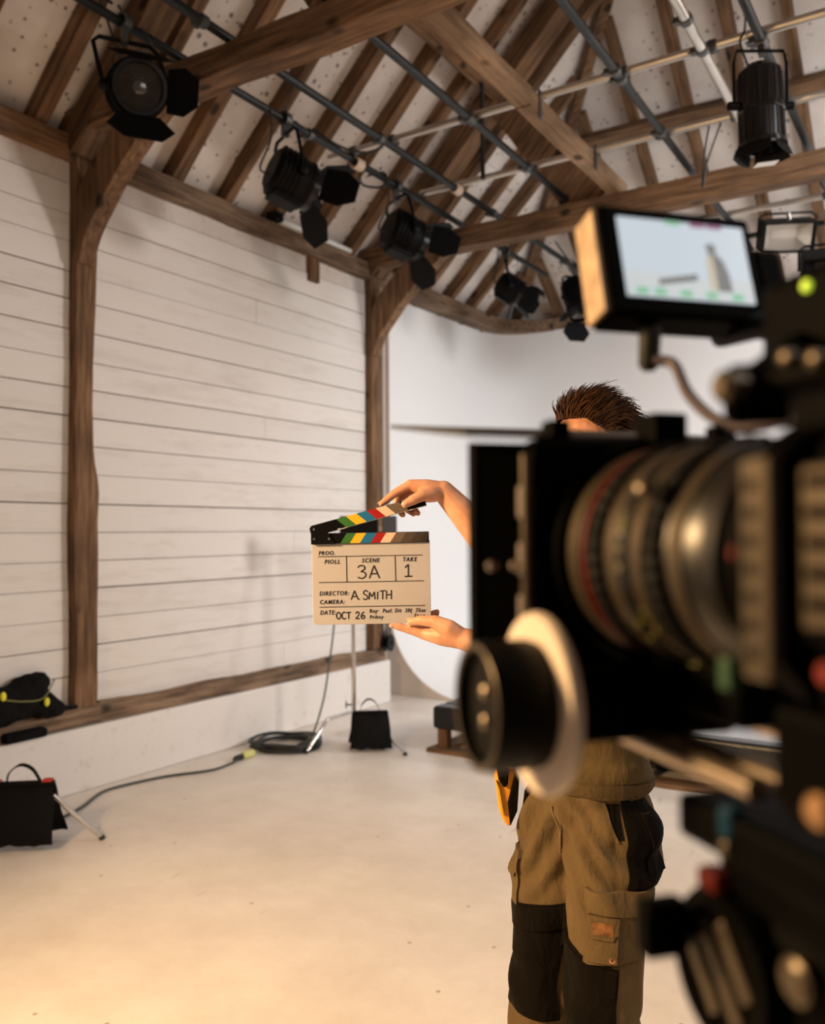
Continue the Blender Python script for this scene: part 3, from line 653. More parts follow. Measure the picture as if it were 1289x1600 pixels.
def sandbag(p, u, drop, w, label, handle=True, red=False):
    """saddle bag straddling a stand leg: p = ridge centre, u = ridge direction, drop = hang height"""
    p = V(p); u = V(u).normalized(); v = UP.cross(u).normalized(); t = thing('sandbag', V((p.x, p.y, 0)), label, 'sandbag', 'black sandbags on stand legs')
    for s, spread, dr in ((1, .13, drop), (-1, .11, drop*.94)):
        vs, fs = [], []; nu, nv = 12, 8
        def P(i, j, side):
            a = i/nu*2-1; b = j/nv
            bulge = (1-a**4)*sin(pi*min(1, b*1.08))**.6*.045
            flare = w*(.92+.16*b + .02*sin(b*7+s))
            q = p + u*a*flare + v*s*(.012+spread*b**1.1) - UP*dr*b + UP*.012*noise.noise(V((a*3, b*3, s*4)))
            return q + v*side*bulge*(.9 if b < .96 else .2)
        for side in (1, -1):
            b0 = len(vs)
            for j in range(nv+1):
                for i in range(nu+1): vs.append(P(i, j, side))
            for j in range(nv):
                for i in range(nu):
                    f = (b0+j*(nu+1)+i, b0+j*(nu+1)+i+1, b0+(j+1)*(nu+1)+i+1, b0+(j+1)*(nu+1)+i); fs.append(f if side*s < 0 else f[::-1])
        MB().add(vs, fs).build('bag_pocket', M_BAG, t, smooth=60)
    MB().bar(p-u*w*.92+UP*.004, p+u*w*.92+UP*.004, .05, .02, up=UP).build('bag_ridge', M_BAG, t, bevel=.008)
    if handle:
        q = bez([p-u*w*.5+UP*.01, p-u*w*.42+UP*.055, p-u*w*.1+UP*.09, p+u*w*.25+UP*.07, p+u*w*.5+UP*.01], 6)
        vs, fs = [], []
        for c in q: vs += [c-v*.016, c+v*.016, c+v*.016+UP*.008, c-v*.016+UP*.008]
        for i in range(len(q)-1):
            for k in range(4): fs.append((i*4+k, i*4+(k+1) % 4, i*4+4+(k+1) % 4, i*4+4+k))
        MB().add(vs, fs).build('carry_handle', M_BAG, t)
    if red:
        for a in (.72, -.82): MB().obox(p+u*w*a+UP*.018, (u, v, UP), (.022, .027, .003)).build('red_tab', M_RED, t)
    return t
# far stand with its head behind the slate
cs, cb = cstand((-3.90, 5.20, 0), 0, 1.55, 'chrome light stand behind the slate, beside the coiled cable', legs=((-88, .56), (-22, .66), (100, .5)))
HD = PX(572, 826, 6.34)
MB().tube([cb+UP*1.5, HD-UP*.02], .011, 8).build('spigot', M_STEEL, cs, smooth=50)
lp = thing('panel_lamp', HD, 'dark twin-panel lamp head on the chrome stand, seen between the clapper sticks', 'lamp')
for dx, w in ((-.05, .138), (.168, .053)):
    MB().obox(HD+LR*dx, (LR, LF, UP), (w, .03, .09)).build('lamp_panel', M_BLACK if dx < 0 else M_GREY, lp, bevel=.008)
MB().bar(HD+LR*.0, HD+LR*.12, .02, .03).build('bridge', M_STEEL, lp)
sandbag((-3.60, 4.99, .245), LR*.96+LF*.1, .235, .135, 'black sandbag slung over the foot of the far light stand')
# near stand, mostly outside the picture at left
cs2, cb2 = cstand((-4.02, 2.42, 0), 0, 2.3, 'chrome light stand at the left edge, one bent leg showing', legs=((48, .54), (168, .3), (-85, .5)), zs=(.24, .15, .08))
sandbag((-3.90, 2.56, .295), LR*.98+LF*.12, .27, .155, 'black sandbag with red tabs at the bottom left, beside a bent chrome leg', red=True)

# grey cable across the floor, its connector, and the coil
run = [(-4.12, 2.82, .008), (-4.10, 2.91, .008), (-4.16, 3.08, .008), (-4.30, 3.32, .008), (-4.30, 3.50, .008), (-4.24, 3.74, .008), (-4.11, 3.98, .008), (-4.115, 4.16, .008), (-4.13, 4.24, .016)]
tag(cable(run, 'floor_cable', .008, None, M_CABLE2), 'grey-green cable running along the floor from the near sandbag to the coil', 'cable')
pl = thing('cable_connector', (-4.15, 4.30, 0), 'black plug joined to a yellow socket on the floor', 'plug')
MB().lathe([(0, .012), (.02, .019), (.075, .02), (.08, .014)], frame((-4.14, 4.22, .021), (-.02, 1, 0)), 12).build('plug', M_RUB, pl, smooth=40)
MB().lathe([(0, .02), (.01, .025), (.085, .027), (.1, .016)], frame((-4.142, 4.30, .027), (.1, 1, 0)), 14).build('socket', plain('yellow_socket', (.62, .62, .22), .5), pl, smooth=40)
co = thing('coiled_cable', (-4.12, 4.70, 0), 'black cable coiled in flat loops on the floor by the wall', 'cable')
rc = random.Random(5)
for k in range(9):
    rx, ry = .21+rc.uniform(-.045, .03), .155+rc.uniform(-.03, .02); cx, cy = -4.12+rc.uniform(-.03, .03), 4.70+rc.uniform(-.03, .03); z0 = .012+.006*k
    a0 = .6+rc.uniform(-.1, .1)
    P = [V((cx, cy, z0+.008*sin(3*w+k))) + LR*cos(w)*rx + LF*sin(w)*ry*1.4 for w in [a0+2*pi*i/36 for i in range(36)]]
    MB().tube(P, .0085, 8, closed=True).build('cable_loop', M_CABLE, co, smooth=60)
e0 = PX(522, 975, 5.9)
up_c = [V((-4.0, 4.62, .02)), V((-3.97, 4.68, .05)), PX(487, 1150, 5.95), PX(505, 1095, 6.0), PX(514, 1040, 6.1), PX(521, 985, 6.2), PX(528, 900, 6.3), HD-LR*.16-UP*.1]
tag(cable(up_c, 'lamp_cable', .0065, None, M_CABLE2), 'thin grey-green cable rising from the coil to the lamp head', 'cable')

# black sack and pouch on the sill at the left edge
bg = thing('gear_bag', (-4.44, 2.8, .485), 'soft black gear bag with yellow cord toggles on the timber sill at left', 'bag')
mb = MB(); mb.ell((-4.43, 2.70, .575), ((1,0,0), (0,1,0), UP), (.09, .40, .10)); mb.ell((-4.44, 2.88, .60), ((1,0,0), (0,.9,.35), UP), (.08, .22, .11)); mb.ell((-4.43, 3.0, .545), ((1,0,0), (0,1,-.25), UP), (.075, .16, .07)); mb.ell((-4.45, 3.0, .66), ((1,0,0), (0,1,0), UP), (.04, .06, .075)); mb.ell((-4.43, 2.5, .60), ((1,0,0), (0,1,0), UP), (.09, .3, .12))
me = remeshed(mb, .012, 3, 'sack')
NR = [v.normal.copy() for v in me.vertices]
for v_, n_ in zip(me.vertices, NR): v_.co += n_*(noise.noise(v_.co*16)*.012+noise.noise(v_.co*38)*.005)
mkobj('sack', me, M_BAG, bg, smooth=80)
cable([(-4.35, 2.72, .63), (-4.345, 2.85, .60), (-4.345, 2.97, .60), (-4.36, 3.05, .69)], 'drawcord', .004, bg, plain('olive_cord', (.20, .19, .05), .6))
for p in ((-4.345, 2.99, .575), (-4.34, 2.73, .645)): MB().ell(p, ((1,0,0), (0,1,0), UP), (.012, .016, .025)).build('cord_toggle', M_YEL, bg, smooth=80)
cable([(-4.42, 3.08, .55), (-4.41, 3.16, .51), (-4.43, 3.24, .497)], 'strap_end', .012, bg, M_BAG)
pc = thing('pouch', (-4.42, 2.9, .37), 'small flat black pouch lying on the dado ledge under the gear bag', 'pouch')
MB().obox((-4.425, 2.905, .400), ((1,0,0), (0,1,0), UP), (.04, .125, .026)).build('pouch_body', M_BAG, pc, bevel=.015)
MB().obox((-4.39, 2.88, .40), ((1,0,0), (0,1,0), UP), (.012, .06, .020)).build('pouch_flap', M_BAG, pc, bevel=.008)
# clutter of cable hung at the foot of the far post
hk = thing('hanging_cables', (-4.42, 6.33, .485), 'dark cable loops and a small reel at the foot of the far post', 'cable')
cable([(-4.41, 6.26, 1.0), (-4.40, 6.27, .75), (-4.39, 6.30, .60), (-4.40, 6.36, .75), (-4.41, 6.36, 1.0)], 'cable_loop', .008, hk)
cable([(-4.41, 6.31, 1.02), (-4.39, 6.33, .68), (-4.38, 6.36, .55), (-4.40, 6.40, .8), (-4.41, 6.38, 1.02)], 'cable_loop', .007, hk)
MB().lathe([(-.03, .02), (-.03, .075), (-.02, .075), (-.02, .04), (.02, .04), (.02, .075), (.03, .075), (.03, .02)], frame((-4.39, 6.36, .53), (1, .2, 0)), 20, closed=True).build('cable_reel', M_BLACK, hk, smooth=30)

# ------------------------------------------------------------------ low water tank on a timber frame
M_LINER = plain('black_liner', (.006, .0065, .008), .36, spec=.4, bump=.5, bscale=9, var=.3, vscale=6)
tk = thing('water_tank', (-1.2, 6.4, 0), 'low wide tank lined with black sheet on a wooden frame, behind the person', 'tank')
x0, x1, y0, y1, zt = -3.19, .9, 5.14, 7.75, .31
for nm, a in (('rim', (x0, x1, y0, y0+.14)), ('rim', (x0, x1, y1-.12, y1)), ('rim', (x0, x0+.14, y0+.14, y1-.12)), ('rim', (x1-.14, x1, y0+.14, y1-.12))):
    b = MB(); b.box(a[0], a[1], a[2], a[3], .155, zt); o = b.build(nm, M_LINER, tk, bevel=.025, bseg=3)
MB().box(x0+.1, x1-.1, y0+.1, y1-.1, .15, .17).build('tank_bed', M_LINER, tk)
mw, nt, b = newmat('water'); b.inputs['Base Color'].default_value = (.010, .014, .022, 1); b.inputs['Roughness'].default_value = .03; b.inputs['Specular IOR Level'].default_value = .9; b.inputs['Coat Weight'].default_value = .6
tx = nt.nodes.new('ShaderNodeTexNoise'); tx.inputs['Scale'].default_value = 5; tc = nt.nodes.new('ShaderNodeTexCoord'); nt.links.new(tc.outputs['Object'], tx.inputs['Vector'])
bp = nt.nodes.new('ShaderNodeBump'); bp.inputs['Strength'].default_value = .06; bp.inputs['Distance'].default_value = .02; nt.links.new(tx.outputs[0], bp.inputs['Height']); nt.links.new(bp.outputs[0], b.inputs['Normal'])
MB().box(x0+.13, x1-.13, y0+.13, y1-.11, .171, .262).build('water', mw, tk)
MB().box(x0-.03, x1+.03, y0-.03, y0+.12, 0, .028).build('base_plank', W_X, tk, bevel=.004)
MB().box(x0-.03, x0+.1, y0+.121, y1, 0, .028).build('base_plank', W_Y, tk, bevel=.004)
for x in (x0+.06, x0+.75, -1.75, -1.0, -.2, .6):
    MB().box(x-.035, x+.035, y0+.03, y0+.10, .028, .155).build('leg', W_Z, tk, bevel=.003)
for y in (5.9, 6.7, 7.5): MB().box(x0+.02, x0+.09, y-.035, y+.035, .028, .155).build('leg', W_Z, tk, bevel=.003)
MB().box(x0+.2, x1-.2, y0+.35, y1-.35, .0, .15).build('under_block', plain('under_block_black', (.012, .01, .01), .8), tk)  # solid near-black block filling the space under the tank bed
# ================================================================== THE SLATE
DS = 1.85
SO = PX(580, 905, DS)                                  # centre of the writing board's front
ro = radians(1.0)
sx = (CR*cos(ro)+CU*sin(ro)); sy = (CU*cos(ro)-CR*sin(ro)); sz = -CF    # right, up, towards the viewer
SM = Matrix((sx, sy, sz)).transposed().to_4x4(); SM.translation = SO
U = DS/FPX                                             # metres per pixel of the photograph at the slate
def sp(x, y, z=0.0): return SM @ V(((x-580)*U, (905-y)*U, z))    # upright pixel position -> point on the slate
sl = thing('clapperboard', SO, 'cream clapperboard with colour-striped sticks, held up open by two hands', 'clapperboard')
M_CREAM = plain('slate_acrylic', (.50, .48, .49), .38, spec=.4, var=.035, vscale=14)
M_SB = plain('slate_black', (.004, .0038, .004), .45, spec=.12)
M_INK = plain('ink', (.012, .011, .016), .55)
def rrect(x0, x1, y0, y1, r, corners):
    P = []
    for (cx, cy, a0, on) in ((x1-r, y1-r, 0, corners[0]), (x0+r, y1-r, 90, corners[1]), (x0+r, y0+r, 180, corners[2]), (x1-r, y0+r, 270, corners[3])):
        if on: P += [(cx+r*cos(radians(a0+k*15)), cy+r*sin(radians(a0+k*15))) for k in range(7)]
        else: P.append((cx+(r if a0 in (0, 270) else -r), cy+(r if a0 in (0, 90) else -r)))
    return P
def loc(x, y): return ((x-580)*U, (905-y)*U)
x0, y1 = loc(488, 846); x1, y0 = loc(672.5, 975)
A = SM.copy(); A.translation = SM @ V((0, 0, -.003))
MB().prism(rrect(x0, x1, y0, y1, 7*U, (0, 0, 1, 1)), .006, A).build('board', M_CREAM, sl, bevel=.0008)
# fixed stick along the top of the board
B = SM.copy(); B.translation = SM @ V((0, 0, -.002))
def quad(a, b, c, d): return [loc(*a), loc(*b), loc(*c), loc(*d)]
MB().prism(quad((487.5, 848.5), (671.3, 848.5), (671.3, 832), (487.5, 832)), .012, B).build('fixed_stick', M_SB, sl, bevel=.0006)
# moving stick, hinged at the left and held open
ha = radians(14.3); hx, hy = loc(494, 827)
HM = SM @ Matrix.Translation(V((hx, hy, -.002))) @ Matrix.Rotation(ha, 4, 'Z')
hw, hl = 8.2*U, 178*U
MB().prism([(-8*U, -hw*.8), (hl, -hw), (hl, hw*.35), (hl-9*U, hw), (-4*U, hw), (-8*U, hw*.6)], .012, HM).build('moving_stick', M_SB, sl, bevel=.0006)
MB().prism([(22*U, -hw-.0012), (hl, -hw-.0012), (hl, -hw), (22*U, -hw)], .011, HM).build('stick_edge_strip', M_WHT, sl)
cols = [('green', (.035, .15, .03)), ('yellow', (.75, .46, .02)), ('blue', (.01, .15, .34)), ('red', (.34, .01, .01)), ('bone', (.72, .55, .42)), ('taupe', (.14, .105, .08)), ('umber', (.075, .055, .042)), ('dark', (.045, .034, .027)), ('dusk', (.03, .023, .018))]
mats = [plain('stripe_'+n, c, .45) for n, c in cols]
Bf = SM.copy(); Bf.translation = SM @ V((0, 0, .0043))
# fixed stick: bars lean forward; start positions measured along the lower edge
low = [533.0, 547.9, 563.5, 580.0, 595, 610.5, 626, 642, 655, 668]; lean = 10.0
for i in range(9):
    a, b = low[i], low[i+1]
    MB().prism(quad((a, 848), (b, 848), (min(b+lean, 671), 832.5), (min(a+lean, 671), 832.5)), .0006, Bf).build('colour_bar', mats[i], sl)
Hf = HM @ Matrix.Translation(V((0, 0, .0063)))
ups = [37, 53, 70, 86, 101, 117, 138]
for i in range(6):
    a, b = ups[i]*U, ups[i+1]*U; e = 11*U
    MB().prism([(a+e, -hw), (b+e, -hw), (b-1*U, hw), (a-1*U, hw)], .0006, Hf).build('colour_bar', mats[i], sl)
# hinge plate and screws
HP = SM.copy(); HP.translation = SM @ V((0, 0, .0055))
MB().prism([loc(*p) for p in ((487.5, 849), (526, 849), (518, 837), (514.5, 831), (531, 826.5), (509, 817), (489, 820.5), (486.5, 824), (488.5, 830), (487.5, 834))], .0022, HP).build('hinge_plate', M_SB, sl, bevel=.0005)
for p in ((492.5, 825.5), (492.5, 840.5), (515.8, 840.5)):
    sc_ = MB().lathe([(0, .0028), (.0012, .0026), (.0018, .0008)], frame(sp(p[0], p[1], .0066), sz), 14).build('screw', M_CHROME, sl, smooth=40)
# printed rules
def rule(x0, y0, x1, y1, w=1.0):
    a, b = sp(x0, y0, .0004), sp(x1, y1, .0004); MB().bar(a, b, w*U, .0005, up=sz).build('ruled_line', M_INK, sl)
rule(497.5, 868.5, 660.5, 868.5); rule(498, 908.8, 662, 908.8); rule(498.5, 947.3, 663, 947.3)
rule(541.6, 868.5, 541.8, 908.8); rule(617.7, 868.5, 618, 908.8)
def text(s, x, y, h, shear=.2, bold=.010, width=None, name='printed_text', sxk=1.0):
    """x, y = left end of the baseline in photo pixels; h = cap height in pixels"""
    c = bpy.data.curves.new('txt', 'FONT'); c.body = s; c.size = h*U/.66; c.shear = shear; c.offset = bold*h*U; c.extrude = .0002; c.space_character = 1.22; c.resolution_u = 3
    o = bpy.data.objects.new('txt', c); COL.objects.link(o); dg = bpy.context.evaluated_depsgraph_get(); dg.update()
    me = bpy.data.meshes.new_from_object(o.evaluated_get(dg)); bpy.data.objects.remove(o)
    xs = [v.co.x for v in me.vertices]; k = (width*U/(max(xs)-min(xs))) if width else sxk
    T = SM @ Matrix.Translation(V((*loc(x, y), .0005))) @ Matrix.Diagonal(V((k, 1, 1, 1)))
    me.transform(T); return mkobj(name, me, M_INK, sl)
text('PROO.', 498, 865.8, 5.8, width=25, bold=.012); text('PIOLL', 507, 879.8, 6.2, width=24, bold=.012)
text('SCENE', 565.5, 878.6, 6.2, width=28, bold=.012); text('TAKE', 629, 878, 6.2, width=22, bold=.012)
text('DIRECTOR:', 498.3, 929.2, 6.2, width=46, bold=.012); text('CAMERA:', 498.5, 942.6, 6.2, width=38.5, bold=.012); text('DATE:', 498.8, 959, 6.2, width=24.5, bold=.012)
text('Roy\u00b7  Paxl. Dit  20(  7\u03bbas', 576, 957.3, 5.6, width=87, bold=.012); text('Prikoy', 576, 966.6, 5.2, width=21.5, bold=.012); text('[ana', 645.5, 965.4, 5.4, width=17, bold=.012)
# handwriting, as rounded pen strokes
def pen(strokes, ox, oy, k, w, name):
    mb = MB()
    for st in strokes:
        P = bez([(a, b, 0) for a, b in st], 6) if len(st) > 2 else [V((*st[0], 0)), V((*st[1], 0))]
        Q = [sp(ox+p.x*k, oy-p.y*k, .0003) for p in P]
        n0 = len(mb.v); mb.tube(Q, w*U, 8)
        for i in range(n0, len(mb.v)):      # flatten the stroke onto the board
            d = (mb.v[i]-SO).dot(sz); mb.v[i] = mb.v[i] + sz*((d-.0003)*.35+.0003-d)
    mb.build(name, M_INK, sl, smooth=60)
S = lambda *p: list(p)
G = {'3': [S((0, .86), (.2, 1), (.5, .95), (.55, .75), (.3, .56), (.25, .54), (.55, .45), (.62, .2), (.35, 0), (0, .1))],
     'A': [S((0, 0), (.38, 1)), S((.38, 1), (.8, 0)), S((.15, .34), (.66, .36))],
     '1': [S((.05, .75), (.33, 1)), S((.33, 1), (.31, 0)), S((.02, .02), (.62, .03))],
     '.': [S((0, .02), (.07, .05))],
     'S': [S((.55, .85), (.35, 1), (.08, .85), (.12, .62), (.45, .42), (.5, .15), (.25, 0), (0, .12))],
     'M': [S((0, 0), (.05, .8)), S((.05, .8), (.32, .3)), S((.32, .3), (.6, .85)), S((.6, .85), (.66, 0))],
     'I': [S((.05, 0), (.08, .85))], 'T': [S((0, .9), (.62, .95)), S((.32, .92), (.3, 0))],
     'H': [S((0, 0), (.04, .95)), S((.55, 0), (.57, 1)), S((.03, .48), (.56, .5))],
     'O': [S((.3, 1), (.05, .75), (.03, .3), (.3, 0), (.55, .3), (.55, .75), (.3, 1))],
     'C': [S((.55, .85), (.3, 1), (.05, .7), (.06, .25), (.3, 0), (.56, .15))],
     '2': [S((.02, .75), (.25, 1), (.5, .85), (.4, .5), (.02, .03)), S((.02, .03), (.58, .03))],
     '6': [S((.45, 1), (.15, .7), (.03, .3), (.25, 0), (.52, .2), (.4, .48), (.08, .35))]}
def write(s, x, y, h, w, adv, name='handwriting'):
    for ch, a in zip(s, adv):
        if ch != ' ': pen(G[ch], x+a, y, h, w, name)
write('3A', 559, 903.5, 20, 1.05, (0, 18)); write('1', 632, 902, 19, 1.05, (0,))
write('A.SMITH', 548, 936.5, 14, .95, (0, 12.2, 18.5, 28, 40.5, 45, 55)); write('OCT26', 524.8, 966.5, 11, .95, (0, 8.2, 15.5, 29.5, 38))
# ================================================================== THE PERSON HOLDING THE SLATE
FD = DIR(-.82, -.57); LFT = UP.cross(FD).normalized()       # facing, and the person's own left
PO = LD(.372, 1.95, 0)
def B(f, l, z): return PO + FD*f + LFT*l + UP*z
def skinmat():
    m, nt, b = newmat('skin'); N, L = nt.nodes, nt.links
    tc = N.new('ShaderNodeTexCoord'); g = N.new('ShaderNodeTexNoise'); g.inputs['Scale'].default_value = 28; g.inputs['Detail'].default_value = 5; L.new(tc.outputs['Object'], g.inputs['Vector'])
    r = N.new('ShaderNodeValToRGB'); e = r.color_ramp.elements; e[0].position = .3; e[0].color = (.50, .235, .14, 1); e[1].position = .7; e[1].color = (.66, .37, .245, 1); L.new(g.outputs[0], r.inputs[0]); L.new(r.outputs[0], b.inputs['Base Color'])
    b.inputs['Roughness'].default_value = .5; b.inputs['Subsurface Weight'].default_value = .15; b.inputs['Subsurface Radius'].default_value = (.012, .004, .002); b.inputs['Subsurface Scale'].default_value = .5
    g2 = N.new('ShaderNodeTexNoise'); g2.inputs['Scale'].default_value = 260; g2.inputs['Detail'].default_value = 3; L.new(tc.outputs['Object'], g2.inputs['Vector'])
    bp = N.new('ShaderNodeBump'); bp.inputs['Strength'].default_value = .15; bp.inputs['Distance'].default_value = .002; L.new(g2.outputs[0], bp.inputs['Height']); L.new(bp.outputs[0], b.inputs['Normal'])
    return m
M_SKIN = skinmat(); M_NAIL = plain('fingernail', (.72, .42, .31), .3)
def cloth(name, col, var=.18):
    m, nt, b = newmat(name); N, L = nt.nodes, nt.links
    tc = N.new('ShaderNodeTexCoord'); g = N.new('ShaderNodeTexNoise'); g.inputs['Scale'].default_value = 9; g.inputs['Detail'].default_value = 8; g.inputs['Roughness'].default_value = .7; L.new(tc.outputs['Object'], g.inputs['Vector'])
    r = N.new('ShaderNodeValToRGB'); e = r.color_ramp.elements; e[0].position = .3; e[0].color = (*[c*(1-var) for c in col], 1); e[1].position = .7; e[1].color = (*[c*(1+var) for c in col], 1); L.new(g.outputs[0], r.inputs[0]); L.new(r.outputs[0], b.inputs['Base Color'])
    b.inputs['Roughness'].default_value = .85; b.inputs['Specular IOR Level'].default_value = .04; b.inputs['Sheen Weight'].default_value = .02
    w = N.new('ShaderNodeTexNoise'); w.inputs['Scale'].default_value = 420; L.new(tc.outputs['Object'], w.inputs['Vector'])
    mw_ = N.new('ShaderNodeMapping'); mw_.inputs['Scale'].default_value = (1, 1, .45); mw_.inputs['Rotation'].default_value = (.5, .3, 0); L.new(tc.outputs['Object'], mw_.inputs[0])
    cr = N.new('ShaderNodeTexNoise'); cr.inputs['Scale'].default_value = 24; cr.inputs['Detail'].default_value = 3; cr.inputs['Distortion'].default_value = .6; L.new(mw_.outputs[0], cr.inputs['Vector'])
    b2 = N.new('ShaderNodeBump'); b2.inputs['Strength'].default_value = .45; b2.inputs['Distance'].default_value = .02; L.new(cr.outputs[0], b2.inputs['Height'])
    bp = N.new('ShaderNodeBump'); bp.inputs['Strength'].default_value = .3; bp.inputs['Distance'].default_value = .002; L.new(b2.outputs[0], bp.inputs['Normal']); L.new(w.outputs[0], bp.inputs['Height']); L.new(bp.outputs[0], b.inputs['Normal'])
    return m
M_KHAKI = cloth('khaki_canvas', (.118, .081, .040)); M_PATCH = cloth('charcoal_patch', (.006, .0045, .0032)); M_SHIRT = cloth('olive_shirt', (.085, .060, .028)); M_SEAM = cloth('seam_thread', (.20, .14, .075))
person = thing('person', PO, 'person in olive shirt and khaki cargo trousers holding up the slate', 'person')

# ---- body: head, neck, trunk, arms and hands in one continuous skin
b = MB()
ax = (FD, LFT, UP)
HDR = DIR(-.86, -.50, -.10); HL = UP.cross(HDR).normalized(); HU = HDR.cross(HL)
HC = LD(.393, 1.935, 1.663)                             # head centre
def Hd(f, l, u): return HC + HDR*f + HL*l + HU*u
hx = (HDR, HL, HU)
b.ell(Hd(-.012, 0, .018), hx, (.097, .075, .098), 24, 16)        # skull
b.ell(Hd(.03, 0, -.03), hx, (.064, .060, .088), 20, 14)          # face
b.ell(Hd(.048, 0, -.092), hx, (.038, .040, .030), 16, 10)        # chin
b.ell(Hd(.066, 0, .034), hx, (.026, .056, .030), 16, 10)         # brow and forehead
b.chain([Hd(.088, 0, .008), Hd(.104, 0, -.022), Hd(.112, 0, -.036)], [.008, .011, .013])    # nose
for s in (1, -1):
    b.ell(Hd(.106, s*.012, -.038), hx, (.011, .009, .008))
    b.ell(Hd(.058, s*.042, -.028), hx, (.030, .020, .020))       # cheek
    b.ell(Hd(-.012, s*.077, -.008), (HDR, HL, HU), (.020, .008, .034))   # ear
    b.ell(Hd(-.006, s*.079, -.03), hx, (.011, .007, .014))
b.chain([Hd(.088, .022, -.066), Hd(.098, 0, -.064), Hd(.088, -.022, -.066)], [.006, .009, .006])
b.chain([Hd(.087, .018, -.076), Hd(.096, 0, -.076), Hd(.087, -.018, -.076)], [.006, .009, .006])
b.chain([Hd(-.03, 0, -.05), B(-.025, 0, 1.50), B(-.03, 0, 1.40)], [.058, .058, .07])
b.chain([B(-.02, .12, 1.44), B(-.02, -.12, 1.44)], [.06, .06]); b.chain([B(-.02, 0, 1.38), B(-.01, 0, 1.0)], [.11, .11])
SHL, SHR = LD(.502, 1.815, 1.455), LD(.278, 2.09, 1.455)
ELB, ERB = LD(.392, 1.735, 1.205), LD(.252, 1.845, 1.375)
WL, WR = PX(726, 999, 1.815), PX(693, 768, 1.868)
b.chain([SHL, ELB.lerp(SHL, .4), ELB], [.056, .047, .040]); b.chain([ELB, ELB.lerp(WL, .3), ELB.lerp(WL, .7), WL], [.040, .041, .031, .0235])
b.chain([SHR, ERB.lerp(SHR, .4), ERB], [.056, .047, .042]); b.chain([ERB, ERB.lerp(WR, .3), ERB.lerp(WR, .68), WR], [.042, .0455, .034, .0235])
nails = []
def finger(pts, rs, nail=None):
    b.chain(pts, rs, 12)
    for p, r in zip(pts[1:-1], rs[1:-1]): b.ell(p, ((1,0,0), (0,1,0), UP), (r*1.06,)*3, 10, 8)
    if nail is not None: nails.append((pts[-2], pts[-1], rs[-1], V(nail)))
# right hand above: index along the stick, thumb in front, three fingers behind and under it
mR = [PX(641, 758, 1.864), PX(646, 763, 1.884), PX(654, 770, 1.902), PX(662, 778, 1.917)]
for q, r0, r1 in zip(mR, (.0215, .021, .020, .018), (.0125, .0125, .0120, .011)): b.chain([WR, WR.lerp(q, .55), q], [r0, r0*.9, r1])
finger([mR[0], PX(616.5, 771, 1.861), PX(604, 781, 1.858), PX(596, 787.3, 1.856)], [.0118, .0092, .0080, .0066], CU+CR*-.3)
finger([mR[1], PX(620, 778, 1.884), PX(621, 794, 1.879), PX(629, 804, 1.869)], [.0118, .0095, .0084, .0070])
finger([mR[2], PX(634, 783, 1.901), PX(637, 796, 1.893), PX(646, 802.5, 1.876)], [.0112, .0092, .0082, .0068])
finger([mR[3], PX(646, 788, 1.912), PX(648, 797, 1.900), PX(653, 802, 1.884)], [.0100, .0080, .0072, .0062])
b.chain([WR.lerp(PX(676, 772, 1.852), .4), PX(674, 772, 1.850), PX(661, 773.5, 1.842)], [.018, .0165, .0135])
finger([PX(661, 773.5, 1.842), PX(645.5, 781, 1.837), PX(633.5, 787.5, 1.8355)], [.0132, .0108, .0088], -CF+CU*.35)
# left hand below: palm up, index under the board, thumb along its front
mL = [PX(662, 990, 1.846), PX(667, 991, 1.865), PX(674, 988, 1.884), PX(683, 983, 1.898)]
for q, r0, r1 in zip(mL, (.0215, .021, .020, .019), (.0130, .0130, .0120, .011)): b.chain([WL, WL.lerp(q, .55), q], [r0, r0*.95, r1])
finger([mL[0], PX(638, 983, 1.850), PX(624, 979.5, 1.852), PX(613, 977, 1.853)], [.0124, .0096, .0082, .0066], CU*-.2-CF)
finger([mL[1], PX(648, 983, 1.873), PX(653, 973, 1.885), PX(663, 964, 1.884)], [.0120, .0098, .0086, .0072])
finger([mL[2], PX(661, 978, 1.896), PX(669, 966, 1.899), PX(677, 958, 1.892)], [.0112, .0092, .0082, .0070])
finger([mL[3], PX(676, 973, 1.907), PX(680, 963, 1.904), PX(682.5, 956, 1.896)], [.0100, .0082, .0074, .0064])
b.chain([WL.lerp(PX(702, 982, 1.815), .35), PX(702, 982, 1.814), PX(680, 971.5, 1.822)], [.019, .0185, .0140])
finger([PX(680, 971.5, 1.822), PX(658, 969.5, 1.8315), PX(642, 971.8, 1.837)], [.0138, .0108, .0086], CU)
me = remeshed(b, .0027, 3, 'body')
body = mkobj('body', me, M_SKIN, person, smooth=80)
for p, q, r, n in nails:
    d = (q-p).normalized(); n = (n - d*n.dot(d)).normalized(); c = q + n*r*.82 + d*r*.15
    MB().ell(c, (d, n.cross(d), n), (r*.85, r*.66, r*.22), 12, 8).build('fingernail', M_NAIL, person, smooth=80)
# eyes and brows
for s in (1, -1):
    MB().ell(Hd(.076, s*.031, -.004), hx, (.012, .0135, .0115)).build('eye', M_WHT, person, smooth=80)
    MB().ell(Hd(.0855, s*.0315, -.004), hx, (.003, .006, .006)).build('iris', M_RUB, person, smooth=80)
    MB().chain([Hd(.086, s*.014, .017), Hd(.087, s*.032, .022), Hd(.077, s*.049, .016)], [.003, .004, .0025], 8).build('eyebrow', plain('brow_hair', (.05, .025, .012), .7), person, smooth=80)

